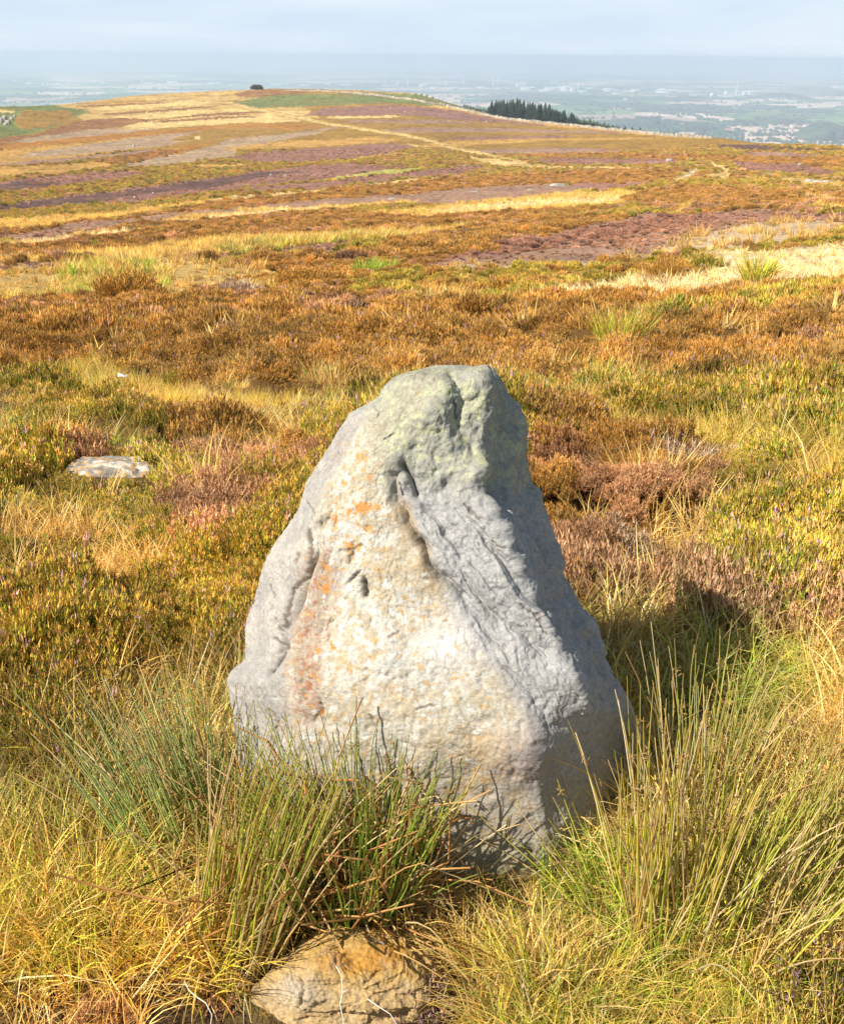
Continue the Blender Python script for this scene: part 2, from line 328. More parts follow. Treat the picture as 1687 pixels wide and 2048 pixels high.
 ('N', [(424, 184, 190), (436, 196, 204), (470, 206, 213), (520, 217, 224), (590, 231, 238), (640, 242, 248), (720, 255, 261), (780, 264, 270), (840, 273, 279), (890, 288, 295), (930, 299, 306), (1010, 312, 319), (1060, 326, 332), (1100, 333, 338)]),
 ('Y', [(424, 185, 188), (436, 198, 202), (470, 208, 211), (520, 219, 222), (590, 233, 236), (640, 244, 246.5), (720, 257, 260), (780, 266, 268.5), (840, 275, 278), (890, 290, 293), (930, 301, 304), (1010, 315, 317.5), (1060, 329, 331)]),
 ('Y', [(815, 286, 289), (850, 295, 298), (870, 306, 309)]), ('W', [(1345, 368, 375), (1372, 348, 357), (1398, 328, 337)]),
 # valley floor
 ('B', [(380, 528, 580), (560, 518, 575), (700, 512, 565), (800, 490, 550), (860, 478, 548), (950, 455, 520), (1100, 442, 480), (1250, 424, 450)]),
 ('R', [(700, 520, 545), (860, 500, 540), (950, 480, 512), (1060, 462, 480), (1150, 448, 463), (1210, 432, 450)]),
 ('N', [(-200, 560, 620), (0, 556, 604), (100, 545, 606), (200, 520, 606), (300, 514, 602), (360, 520, 592), (430, 530, 570), (560, 540, 556)]),
 ('S', [(120, 552, 590), (200, 530, 600), (300, 528, 590), (340, 540, 570)]),
 ('K', [(780, 552, 556), (860, 528, 556), (930, 508, 546), (1000, 490, 544), (1100, 470, 542), (1200, 448, 541), (1280, 430, 541), (1350, 427, 530), (1450, 424, 520), (1550, 424, 508), (1687, 430, 482), (2200, 440, 470)]),
 ('E', [(800, 548, 557), (900, 536, 552), (1000, 532, 544), (1100, 528, 541), (1200, 520, 540), (1300, 500, 535), (1400, 470, 520), (1500, 450, 508), (1600, 446, 490), (1687, 446, 476)]),
 ('V', [(1180, 455, 470), (1300, 434, 460), (1450, 428, 445), (1600, 428, 440), (1687, 440, 450)]),
 ('P', [(880, 522, 534), (940, 506, 526), (1100, 478, 500), (1280, 440, 470), (1420, 432, 450)]),
 ('O', [(690, 566, 640), (780, 556, 640), (860, 550, 640), (1000, 544, 640), (1100, 541, 640), (1200, 538, 640), (1350, 518, 600), (1500, 500, 560), (1600, 484, 540), (1700, 470, 500), (2200, 450, 560)]),
 ('W', [(1030, 612, 626), (1100, 588, 612), (1200, 566, 602), (1300, 545, 607), (1400, 518, 602), (1500, 508, 592), (1600, 502, 582), (1700, 488, 572), (2200, 480, 560)]),
 ('S', [(440, 584, 592), (560, 569, 580), (690, 555, 564), (700, 555, 562)]), ('Y', [(560, 572, 577), (690, 556, 561)]),
 ('S', [(-100, 606, 616), (0, 603, 614), (110, 598, 614), (170, 595, 612), (260, 588, 604), (320, 584, 598)]), ('W', [(130, 607, 611), (200, 599, 605), (256, 595, 600)]),
 ('N', [(840, 590, 630), (900, 588, 628), (980, 600, 626)]),
 # near moor
 ('B', [(-600, 614, 900), (0, 613, 900), (300, 600, 900), (520, 590, 900), (690, 600, 900), (850, 625, 900), (1000, 630, 900), (1050, 626, 900), (1200, 604, 900), (1300, 608, 900), (1400, 602, 900), (1500, 592, 900), (1600, 582, 900), (1700, 572, 900), (2300, 560, 900)]),
 ('O', [(1300, 640, 680), (1450, 620, 650), (1600, 600, 640), (1700, 580, 620)]),
 ('N', [(1180, 640, 700), (1230, 640, 715), (1290, 640, 700)]),
 ('O', [(-800, 800, 2300), (2400, 800, 2300)]),
 ('Y', [(-300, 700, 730), (0, 727, 750), (100, 745, 790), (200, 730, 810), (300, 765, 830), (430, 785, 870), (560, 800, 895), (690, 820, 900), (760, 830, 900)]),
 ('E', [(440, 805, 815), (500, 815, 838), (560, 826, 856), (600, 842, 852)]),
 ('N', [(330, 850, 930), (480, 850, 990), (660, 870, 1020)]),
 ('N', [(1030, 840, 1400), (1130, 860, 1400), (1250, 880, 1350), (1350, 900, 1300), (1430, 960, 1280)]),
 ('Y', [(1180, 865, 915), (1350, 880, 950), (1500, 895, 985), (1700, 905, 985), (2200, 900, 1000)]), ('E', [(1480, 935, 950), (1560, 945, 968), (1620, 955, 966)]),
 ('S', [(1060, 1230, 2300), (1300, 1260, 2300), (1500, 1300, 2300), (1700, 1300, 2300), (2500, 1400, 2300)]),
 ('S', [(-900, 1500, 2300), (0, 1500, 2300), (200, 1440, 2300), (350, 1390, 2300), (500, 1330, 2300), (1100, 1300, 2300)]),
 ('M', [(-900, 1975, 2300), (330, 1985, 2300), (480, 2010, 2300), (900, 1990, 2300), (960, 2060, 2300)]),
]
def cover(px, py, wamp=1.0):
    q = P2(px, py)
    wy = np.interp(py, [150, 600, 900, 1500], [1.6, 5, 16, 40]) * wamp
    sx = np.interp(py, [150, 600, 900, 1500], [.035, .02, .012, .006])
    pq = np.stack([px * sx, py * sx * 2.5, np.zeros_like(px)], -1)
    py = py + wy * (fbm(pq, 1.0, 4, 21, 0.65)) + np.interp(py, [150, 500, 900], [1.3, 3.0, 6]) * noise(pq, 9.0, 44)
    px = px + wy * 3.0 * fbm(pq, 0.8, 3, 33, .6)
    c = np.zeros(len(px), int)
    for k, pts in BANDS:
        a = np.array(pts, float)
        m = (px >= a[0, 0]) & (px <= a[-1, 0])
        if not m.any(): continue
        t = np.interp(px[m], a[:, 0], a[:, 1]); b = np.interp(px[m], a[:, 0], a[:, 2])
        if a[:, 2].max() < 615:
            wdt = a[-1, 0] - a[0, 0]; e0 = (px[m] - a[0, 0]) / (.14 * wdt) if a[0, 0] > 5 else 9.0; e1 = (a[-1, 0] - px[m]) / (.14 * wdt) if a[-1, 0] < 1680 else 9.0
            sh = (1 - np.clip(np.minimum(e0, e1), 0, 1) ** .6) * (b - t) * .5; t = t + sh; b = b - sh
        idx = np.where(m)[0][(py[m] >= t) & (py[m] <= b)]
        c[idx] = KEYS.index(k)
    return c

# ------------------------------------------------------------------ ground mesh
def isin_(c, s): return np.isin(c, [KEYS.index(k) for k in s]) * 1.0
def build_ground():
    az = np.concatenate([np.radians(np.linspace(-78, -27, 22, endpoint=False)), np.radians(np.linspace(-27, 27, 860)), np.radians(np.linspace(27, 78, 23))[1:]])
    r = np.concatenate([np.geomspace(0.3, 3, 46, endpoint=False), np.geomspace(3, 24, 110, endpoint=False), np.geomspace(24, 160, 130, endpoint=False), np.geomspace(160, 900, 320, endpoint=False), np.geomspace(900, 2400, 26)])
    R, A = np.meshgrid(r, az, indexing='ij')
    x = (R * np.sin(A)).ravel(); y = (R * np.cos(A)).ravel(); z = base_z(x, y)
    px, py = project(x, y, z)
    c = cover(px, py); col = CCOL[c].copy(); hv = HEATH[c]
    # soften hv by neighbouring samples
    hg = hv.reshape(R.shape); hg = (hg + np.roll(hg, 1, 0) + np.roll(hg, -1, 0) + np.roll(hg, 1, 1) + np.roll(hg, -1, 1)) / 5
    rr = R.ravel(); z2 = z + relief(x, y, hg.ravel())
    lum = fbm(P2(x, y), 0.35, 4, 51) * sstep(8, 40, rr) + fbm(P2(x, y), 0.05, 5, 61, .6) * 1.3
    fine = noise(P2(x / np.maximum(rr, 30) * 260, np.log(rr) * 130), 1.0, 71)
    fine2 = fbm(np.stack([x / np.maximum(rr, 30) * 90, np.log(rr) * 120, 0 * x], -1), 1.0, 3, 75, .6)
    mixn = sstep(.12, .42, fbm(np.stack([x / np.maximum(rr, 30) * 34, np.log(rr) * 60, 0 * x], -1), 1.0, 4, 79, .65))[:, None] * .55
    alt = np.where((hv > .9)[:, None], np.array([.42, .26, .07]), np.array([.30, .15, .05])); far = sstep(40, 120, rr)[:, None]
    col = col * (1 - mixn * far) + alt * mixn * far
    col *= (1 + 0.30 * lum + (0.30 * fine + .35 * fine2) * sstep(60, 200, rr))[:, None]
    grn = sstep(.05, .5, fbm(P2(x, y), 0.03, 4, 81, .6)); isH = (hv > 0.9)[:, None] * 1.0
    col = col * (1 - .35 * grn[:, None] * isH) + .35 * grn[:, None] * isH * np.array([.30, .20, .035])
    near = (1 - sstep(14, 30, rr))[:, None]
    wm = isin_(c, 'W') * sstep(-.1, .25, noise(np.stack([x / np.maximum(rr, 30) * 60, np.log(rr) * 90, 0 * x], -1), 1, 91)) * .75
    col = col * (1 - wm[:, None]) + np.array([.34, .27, .09]) * wm[:, None]
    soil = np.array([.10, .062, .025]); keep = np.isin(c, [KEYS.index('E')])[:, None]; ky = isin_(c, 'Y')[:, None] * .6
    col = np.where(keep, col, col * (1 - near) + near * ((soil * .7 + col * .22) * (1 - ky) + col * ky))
    n0, n1 = R.shape; i = np.arange(n0 - 1)[:, None] * n1 + np.arange(n1 - 1)[None, :]
    f = np.stack([i, i + 1, i + n1 + 1, i + n1], -1).reshape(-1, 4)
    v = np.stack([x, y, z2], -1)
    m, n, l, b, out = mat_base('moor_ground')
    a = n.new('ShaderNodeAttribute'); a.attribute_name = 'Col'; g = n.new('ShaderNodeNewGeometry')
    n1_ = n.new('ShaderNodeTexNoise'); n1_.inputs['Scale'].default_value = 1.3; n1_.inputs['Detail'].default_value = 9; n1_.inputs['Roughness'].default_value = .7
    l.new(g.outputs['Position'], n1_.inputs['Vector'])
    mr = n.new('ShaderNodeMapRange'); mr.inputs['From Min'].default_value = .3; mr.inputs['From Max'].default_value = .7; mr.inputs['To Min'].default_value = .72; mr.inputs['To Max'].default_value = 1.28
    l.new(n1_.outputs['Fac'], mr.inputs['Value'])
    mx = n.new('ShaderNodeMix'); mx.data_type = 'RGBA'; mx.blend_type = 'MULTIPLY'; mx.inputs['Factor'].default_value = 1
    l.new(a.outputs['Color'], mx.inputs['A']); l.new(mr.outputs['Result'], mx.inputs['B']); l.new(mx.outputs['Result'], b.inputs['Base Color'])
    bp = n.new('ShaderNodeBump'); bp.inputs['Strength'].default_value = .7; bp.inputs['Distance'].default_value = .35
    l.new(n1_.outputs['Fac'], bp.inputs['Height']); l.new(bp.outputs['Normal'], b.inputs['Normal'])
    b.inputs['Roughness'].default_value = .95; b.inputs['Specular IOR Level'].default_value = .05
    me = mesh_np('moor_ground', v, f, col, m, smooth=True)
    o = link('moor_ground', me); tag(o, 'rolling moor of striped heather and pale grass falling away then climbing to the hill', 'moor', kind='structure')
    return o
ground = build_ground()
def gz(x, y, hv=0.0):
    x = np.atleast_1d(np.asarray(x, float)); y = np.atleast_1d(np.asarray(y, float))
    return base_z(x, y) + relief(x, y, hv)
def ground_at(px, py, rmin=1.2):
    d = ray(float(px), float(py)); h = math.hypot(d[0], d[1]); r = np.geomspace(rmin, 1200, 4000)
    x = d[0] / h * r; y = d[1] / h * r; zr = CAMZ + d[2] / h * r; z = base_z(x, y)
    k = np.argmax(zr <= z)
    if not (zr <= z).any(): k = int(np.argmin(zr - z))
    return float(x[k]), float(y[k]), float(gz(x[k], y[k])[0])

# ------------------------------------------------------------------ rocks
def smooth_axis(a, sig, axis, wrap):
    k = int(sig * 3) + 1; g = np.exp(-0.5 * (np.arange(-k, k + 1) / sig) ** 2); g /= g.sum()
    pad = [(0, 0)] * a.ndim; pad[axis] = (k, k)
    b = np.pad(a, pad, mode='wrap') if wrap else np.pad(a, pad, mode='reflect', reflect_type='odd')
    out = np.zeros_like(a)
    for i, w in enumerate(g):
        sl = [slice(None)] * a.ndim; sl[axis] = slice(i, i + a.shape[axis]); out += w * b[tuple(sl)]
    return out
def grid_normals(P):
    du = np.roll(P, -1, 1) - np.roll(P, 1, 1)
    dv = np.gradient(P, axis=0)
    n = np.cross(du, dv); n /= np.maximum(np.linalg.norm(n, axis=-1, keepdims=True), 1e-9)
    return n
def loft(rows, cols, nseg, nv, su, sv):
    """rows: photo rows of the levels, top first; cols: closed ring of (px list, depth list); returns nv x nu x 3"""
    rows = np.array(rows, float); rv = np.linspace(rows[0], rows[-1], nv)
    rings = [at_depth(np.interp(rv, rows, cx), rv, np.interp(rv, rows, cyy)) for cx, cyy in cols]
    segs = []
    for i, n in enumerate(nseg):
        a, b = rings[i], rings[(i + 1) % len(rings)]
        t = np.linspace(0, 1, n, endpoint=False)[None, :, None]
        segs.append(a[:, None] * (1 - t) + b[:, None] * t)
    P = np.concatenate(segs, 1)
    P = smooth_axis(P, sv, 0, False); P = smooth_axis(P, su, 1, True)
    N = grid_normals(P)
    c = P.mean((0, 1)); 
    if ((P - c) * N).sum(-1).mean() < 0: N = -N; flip = True
    else: flip = False
    return P, N, flip
def seg_dist(px, py, pts, slim=90):
    best = np.full(px.shape, 1e9)
    for (x0, y0), (x1, y1) in zip(pts[:-1], pts[1:]):
        dx, dy = x1 - x0, y1 - y0
        t = np.clip(((px - x0) * dx + (py - y0) * dy) / (dx * dx + dy * dy), 0, 1)
        best = np.minimum(best, np.hypot(px - x0 - t * dx, py - y0 - t * dy))
    return best
def finish_rock(name, P, flip, col, mat, label, cat):
    nv, nu = P.shape[:2]
    top = P[0].mean(0); V = np.concatenate([P.reshape(-1, 3), top[None]]); C = np.concatenate([col.reshape(-1, 3), col[0].mean(0)[None]])
    i = np.arange(nv - 1)[:, None] * nu + np.arange(nu)[None, :]; j = np.arange(nv - 1)[:, None] * nu + (np.arange(nu)[None, :] + 1) % nu
    f = np.stack([i, i + nu, j + nu, j], -1).reshape(-1, 4)
    k = np.arange(nu); cap = np.stack([k, (k + 1) % nu, np.full(nu, nv * nu), np.full(nu, nv * nu)], -1)
    if not flip: f = f[:, ::-1]; cap = cap[:, ::-1]
    o0 = P.reshape(-1, 3).mean(0); o0[2] = 0.0
    me = mesh_np(name, V - o0, f, C, mat, smooth=True)
    cm_ = mesh_cap(me, nv * nu, nu, V - o0)
    o = link(name, me, loc=tuple(o0)); tag(o, label, cat); return o
def mesh_cap(me, ci, nu, V):
    import bmesh
    bm = bmesh.new(); bm.from_mesh(me); bm.verts.ensure_lookup_table()
    for k in range(nu):
        f = bm.faces.new((bm.verts[k], bm.verts[(k + 1) % nu], bm.verts[ci])); f.smooth = True
    bmesh.ops.recalc_face_normals(bm, faces=bm.faces[:])
    bm.to_mesh(me); bm.free()

def build_stone():
    K = [  # row, yB, L, A, B, R
        (730, 2.50, 868, 880, 905, 932), (742, 2.41, 826, 850, 915, 984), (760, 2.36, 786, 820, 905, 1004), (790, 2.33, 756, 795, 890, 1017),
        (801, 2.325, 758, 792, 884, 1022), (808, 2.322, 726, 778, 878, 1025), (824, 2.315, 697, 750, 860, 1034), (870, 2.30, 667, 722, 830, 1048), (895, 2.29, 653, 705, 808, 1053), (920, 2.28, 640, 690, 797, 1055),
        (970, 2.26, 611, 662, 797, 1070), (1020, 2.235, 590, 640, 812, 1089), (1080, 2.205, 556, 628, 843, 1111), (1140, 2.17, 530, 620, 875, 1131),
        (1215, 2.135, 500, 606, 920, 1169), (1260, 2.11, 485, 590, 946, 1193), (1318, 2.07, 484, 580, 978, 1212), (1335, 2.06, 462, 580, 992, 1220),
        (1360, 2.045, 450, 582, 1015, 1234), (1420, 2.01, 463, 590, 1060, 1260), (1480, 1.99, 470, 600, 1084, 1270), (1540, 1.985, 458, 600, 1080, 1271),
        (1600, 1.98, 452, 600, 1080, 1270), (1650, 1.97, 455, 600, 1090, 1268), (1740, 1.95, 470, 610, 1100, 1256), (1830, 1.93, 480, 620, 1095, 1240), (1900, 1.93, 500, 640, 1085, 1220)]
    a = np.array(K, float); rows = a[:, 0]; yB = a[:, 1]; L, A, B, R = a[:, 2:].T
    R = R + 22 * sstep(1380, 1480, rows)
    t = np.clip((rows - 730) / 500, 0, 1)
    low = sstep(1380, 1500, rows)
    dL = 0.10 + 0.20 * t; dA = 0.035 + 0.06 * t; dR = 0.11 + 0.13 * t + 0.11 * low
    C = B + (R - B) * (0.62 - 0.10 * low); dC = -0.035 * (1 - low) * np.clip((rows - 800) / 200, 0, 1) + 0.02 + 0.085 * low
    M = A + (B - A) * 0.5; dM = 0.02 + 0 * t
    bk = 0.22 + 0.42 * t
    cols = [(L, yB + dL), (A, yB + dA), (M, yB + dM), (B, yB), (C, yB + dC), (R, yB + dR),
            (R - 45 * t - 8, yB + dR + 0.16 * t + .05), ((L + R) / 2, yB + bk), (L + 45 * t + 8, yB + dL + 0.16 * t + .05)]
    P, N, flip = loft(rows, cols, [95, 95, 95, 125, 100, 70, 24, 24, 70], 640, 3.6, 3.2)
    shp = P.shape[:2]
    px, py = project(P[..., 0].ravel(), P[..., 1].ravel(), P[..., 2].ravel()); px = px.reshape(shp); py = py.reshape(shp)
    ui = np.arange(shp[1]); front = ((ui < 510)).astype(float)[None, :] * np.ones(shp)
    q = P.reshape(-1, 3)
    Bx = np.interp(py, rows, B); Ax = np.interp(py, rows, A)
    wob = 9 * noise(np.stack([px.ravel() / 40, py.ravel() / 40, 0 * px.ravel()], -1), 1, 3).reshape(shp)
    X = px + wob; Y = py + 7 * noise(np.stack([px.ravel() / 35, py.ravel() / 35, 0 * px.ravel() + 9], -1), 1, 4).reshape(shp)
    right = sstep(-10, 25, X - Bx)
    D = 0.013 * fbm(q, 4.0, 3, 11).reshape(shp) + 0.0035 * (0.5 - np.abs(fbm(q, 12, 3, 15).reshape(shp))) + 0.0010 * fbm(q, 45, 3, 19).reshape(shp)
    tn = fbm(q + .02 * np.stack([noise(q, 9, 71)] * 3, -1), 5.5, 4, 73, .6).reshape(shp)
    def terr(n, k):
        a = n * k; f = a - np.floor(a); return (np.floor(a) + sstep(.38, .62, f)) / k
    D += .011 * terr(tn, 7) + .0022 * terr(fbm(q, 16, 3, 83, .6).reshape(shp), 5)
    D += 0.0015 * fbm(q, 150, 2, 23, .7).reshape(shp) - .0022 * np.maximum(noise(q * np.array([1, 1, .6]), 60, 27).reshape(shp) - .35, 0) * 3 - .004 * np.maximum(noise(q, 28, 29).reshape(shp) - .45, 0) * 3
    # flutes running down the right face
    s = (X * 0.80 - Y * 0.60); tt = (X * 0.60 + Y * 0.80)
    fl = noise(np.stack([s.ravel() / 26, tt.ravel() / 210, 0 * s.ravel()], -1), 1, 31).reshape(shp)
    fl2 = noise(np.stack([s.ravel() / 10, tt.ravel() / 110, 0 * s.ravel()], -1), 1, 37).reshape(shp)
    mk = right * front * sstep(960, 1100, Y) * (1 - 0.9 * sstep(1330, 1470, Y))
    D += mk * (0.014 * (0.6 - 1.6 * np.abs(fl)) + .012 * terr(fl, 3) + 0.0012 * (0.5 - 1.5 * np.abs(fl2)) + .0025 * terr(fbm(q, 20, 4, 43, .6).reshape(shp), 5) + .0025 * fbm(q, 90, 3, 47, .7).reshape(shp))
    # rough crown
    D += 0.022 * fbm(q, 12, 4, 41).reshape(shp) * (1 - sstep(980, 1120, Y)) * sstep(-60, 20, X - Bx) * front
    def groove(pts, w, d, sharp=1.6):
        dist = seg_dist(X, Y, pts); return -d * np.exp(-(dist / w) ** 1.25) * front
    for pts, w, d in [
        ([(640, 1045), (632, 1080), (630, 1115), (620, 1150), (602, 1195), (588, 1235), (574, 1290)], 6, .022),
        ([(560, 1262), (568, 1295), (556, 1325), (540, 1348)], 4, .018), ([(604, 1195), (590, 1225), (575, 1255), (560, 1285), (552, 1310)], 5, .010), ([(556, 1240), (562, 1262)], 3, .006),
        ([(670, 905), (655, 925)], 6, .012), ([(726, 1160), (732, 1192)], 5, .022), ([(700, 1160), (718, 1142)], 3, .006), ([(698, 1090), (702, 1120)], 3, .006),
        ([(640, 1055), (660, 1030)], 3, .005), ([(745, 1240), (735, 1255)], 4, .006), ([(655, 1420), (640, 1380)], 3, .006), ([(650, 1240), (640, 1262)], 6, .008),
        ([(806, 935), (815, 955), (828, 985)], 8, .034), ([(790, 950), (795, 1000), (815, 1040), (850, 1090)], 10, .022),
        ([(905, 745), (930, 785), (912, 850), (938, 895)], 11, .016), ([(930, 800), (980, 795), (1000, 830)], 8, .01), ([(1000, 790), (1015, 860)], 8, .008),
        ([(842, 1085), (880, 1150), (925, 1190)], 9, .026), ([(925, 1165), (985, 1225), (1060, 1285), (1095, 1305)], 8, .012), ([(945, 1255), (1000, 1325), (1060, 1385), (1095, 1450)], 8, .008),
        ([(1045, 1030), (1090, 1120), (1130, 1190)], 14, .022), ([(1085, 1190), (1150, 1280), (1170, 1330)], 9, .009), ([(975, 930), (985, 985), (1030, 1060)], 11, .014),
        ([(1200, 1330), (1225, 1400), (1240, 1500)], 9, .007), ([(1085, 1470), (1100, 1560)], 14, .006), ([(1060, 1700), (1075, 1745)], 6, .012), ([(1020, 1700), (1065, 1705)], 5, .006),
        ([(468, 1330), (484, 1338), (494, 1332)], 4, .006), ([(700, 800), (760, 830)], 6, .004), ([(765, 800), (790, 760)], 9, .006)]:
        D += groove(pts, w, d)
    for gx, gy, gw, gd in [(958, 945, 34, .020), (1000, 1055, 46, .018), (1025, 1150, 60, .012), (880, 830, 60, .012), (1045, 1500, 60, .018), (1130, 1350, 50, .010), (575, 1120, 45, .014), (560, 1230, 30, .010),
                           (925, 880, 30, .010), (985, 965, 20, -.016), (860, 1010, 45, -.012), (1000, 880, 26, -.010), (1040, 1000, 26, -.010), (960, 770, 34, .010), (850, 1120, 30, .008), (700, 1330, 90, .010), (1150, 1130, 40, .012), (520, 1380, 40, .010), (745, 1180, 30, -.005)]:
        D += 1.25 * gd * np.exp(-((X - gx) ** 2 + (Y - gy) ** 2) / gw ** 2) * front
    D *= np.minimum(1, np.arange(shp[0])[:, None] / 8.0)
    P = P + N * D[..., None]
    # colour that belongs to the stone: bare grey grit, cream and orange lichen crust, rusty streak, green bloom on the crown
    CR = [[(618, 1061), (623, 1091), (624, 1127), (615, 1152), (589, 1179), (577, 1228), (568, 1253)], [(549, 1277), (564, 1291), (557, 1310), (544, 1346)], [(560, 1239), (562, 1266)], [(659, 1034), (642, 1061)], [(620, 1009), (631, 1028)],
          [(681, 1102), (700, 1098), (724, 1089)], [(701, 1102), (698, 1127)], [(697, 1165), (706, 1152), (722, 1142)], [(723, 1162), (727, 1192)], [(648, 1261), (657, 1246), (667, 1239)], [(656, 1283), (659, 1269)], [(779, 1275), (795, 1264)], [(659, 927), (670, 914)],
          [(599, 1127), (604, 1110)], [(544, 1173), (555, 1195)], [(745, 812), (755, 820), (752, 832)], [(800, 965), (806, 990)], [(770, 880), (790, 868)], [(905, 800), (912, 835)], [(640, 1400), (646, 1440)], [(540, 1420), (556, 1438), (552, 1465)], [(830, 1420), (870, 1410)], [(740, 1430), (752, 1452)], [(930, 1010), (960, 1040)], [(1040, 1210), (1075, 1235), (1092, 1270)], [(985, 1085), (1010, 1100)]]
    Xc = px + 3.5 * noise(np.stack([px.ravel() / 9, py.ravel() / 9, 0 * px.ravel()], -1), 1, 91).reshape(shp) + .35 * wob; Yc = py + 3.5 * noise(np.stack([px.ravel() / 9, py.ravel() / 9, 0 * px.ravel() + 5], -1), 1, 93).reshape(shp)
    crk = np.zeros(shp)
    for n_, pts in enumerate(CR):
        w = 3.2 if n_ < 2 else 2.2; crk = np.maximum(crk, np.exp(-(seg_dist(Xc, Yc, pts) / w) ** 2) * (1.0 if n_ < 2 or n_ == 8 else .75))
    crk *= front; P = P - N * (.007 * crk)[..., None]
    def n2(sc_, sd, o=3, r=.55): return fbm(q, sc_, o, sd, r).reshape(shp)
    nA, nB, nC, nD = n2(9, 101), n2(35, 105, 3, .65), n2(110, 109, 2, .7), n2(60, 113, 3, .6)
    col = np.ones(shp + (3,)) * np.array([.46, .44, .415])
    def mixc(c, f):
        nonlocal col
        f = np.clip(f, 0, 1)[..., None]; col = col * (1 - f) + np.array(c) * f
    lf = 1 - sstep(-25, 12, X - Ax + 14 * nA)
    central = (1 - lf) * (1 - sstep(-45, 5, X - Bx + 30 * nA))
    mixc([.47, .44, .395], lf * .9); mixc([.60, .55, .46], lf * sstep(-.05, .3, nA + .4 * nB) * .6); mixc([.58, .55, .50], lf * sstep(.0, .25, nB) * .5); mixc([.42, .38, .33], lf * sstep(.05, .3, nD) * .5)
    D += 0
    mixc([.60, .51, .36], central * (1 - .4 * sstep(1420, 1560, Y)))
    mixc([.70, .66, .55], central * sstep(-.12, .12, nB + .25 * nC) * .85 * (1 - sstep(1480, 1600, Y)))
    mixc([.60, .42, .20], central * sstep(.0, .3, nA + .5 * nB) * sstep(690, 780, X) * sstep(1080, 1160, Y) * .55)
    mixc([.78, .77, .74], np.exp(-(((X - 890) / 75) ** 2 + ((Y - 1290) / 60) ** 2)) * .8)
    mixc([.75, .73, .66], (np.exp(-(((X - 745) / 70) ** 2 + ((Y - 1300) / 90) ** 2)) + np.exp(-(((X - 700) / 60) ** 2 + ((Y - 1090) / 60) ** 2))) * sstep(-.25, .1, nB) * .7)
    rd = seg_dist(X, Y, [(652, 1125), (645, 1150), (636, 1190), (620, 1260), (616, 1330), (612, 1420)])
    red = np.exp(-(rd / 32) ** 2)
    mixc([.42, .31, .22], red * .6 * sstep(-.3, .1, nA + .4))
    mixc([.40, .16, .09], red * sstep(.0, .2, nD + nC * .5) * .7)
    mixc([.46, .15, .06], red * sstep(.24, .32, nB) * .7)
    og = seg_dist(X, Y, [(700, 910), (720, 1010), (695, 1075), (660, 1120)])
    mixc([.72, .33, .06], np.exp(-(og / 50) ** 2) * sstep(.24, .29, nD + .3 * nC) * .7)
    mixc([.70, .42, .14], central * sstep(.28, .36, nD) * .7)
    mixc([.55, .40, .22], np.exp(-(seg_dist(X, Y, [(800, 1020), (830, 1070), (862, 1170)]) / 22) ** 2) * .8)
    for sx, sy, sr in [(728, 1018, 12), (707, 1020, 5), (684, 1062, 6), (694, 1072, 5), (836, 790, 5), (672, 1040, 6), (655, 1180, 9), (640, 1300, 8), (668, 1295, 6), (640, 1425, 7), (740, 955, 6)]:
        mixc([.74, .30, .05], (np.hypot(X - sx, Y - sy) < sr + 5 * nC * 2) * .85)
    mixc([.85, .84, .80], (np.hypot(X - 649, Y - 1192) < 5) * .95)
    rs_ = np.random.default_rng(5)
    for _ in range(150):
        sx, sy = rs_.uniform(600, 960), rs_.uniform(850, 1520)
        mixc([.80, .78, .70], (np.hypot(X - sx, Y - sy) < rs_.uniform(2, 8) + 7 * nC) * central * .7)
    for _ in range(13):
        t_ = rs_.uniform(0, 1); sx, sy = np.interp(t_, [0, .4, 1], [705, 725, 650]) + rs_.normal(0, 26), 890 + 260 * t_
        mixc([.74, .33, .05], (np.hypot(X - sx, (Y - sy) * .8) < rs_.uniform(1.5, 6) + 8 * nC) * .85)
    crown = (1 - sstep(900, 1040, Y - .2 * (X - 850))) * sstep(680, 800, X)
    mixc([.44, .43, .31], crown * .65)
    mixc([.62, .62, .36], crown * sstep(.0, .2, nB) * .7)
    mixc([.33, .33, .27], crown * sstep(.1, .3, nD) * .5)
    face = right * (1 - crown)
    mixc([.48, .47, .44], face * .8); mixc([.57, .55, .51], face * sstep(-.05, .25, nB) * .6); mixc([.34, .33, .31], face * sstep(.1, .35, nD) * .55)
    mixc([.40, .36, .27], np.clip((Y - 1540) / 160, 0, 1) * .55 * (X > 800))
    mixc([.40, .32, .31], np.exp(-(((X - 1050) / 55) ** 2 + ((Y - 1510) / 60) ** 2)) * .7)
    mixc([.40, .37, .22], sstep(1640, 1760, Y) * .6)
    mixc([.15, .11, .075], crk * .85)
    col *= (.71 + .17 * nC + .08 * nA)[..., None]
    return finish_rock('standing_stone', P, flip, col, M_STONE, 'tall grey standing stone with lichen crusted cream face, rusty streaks and fluted right side', 'standing stone')
stone = build_stone()

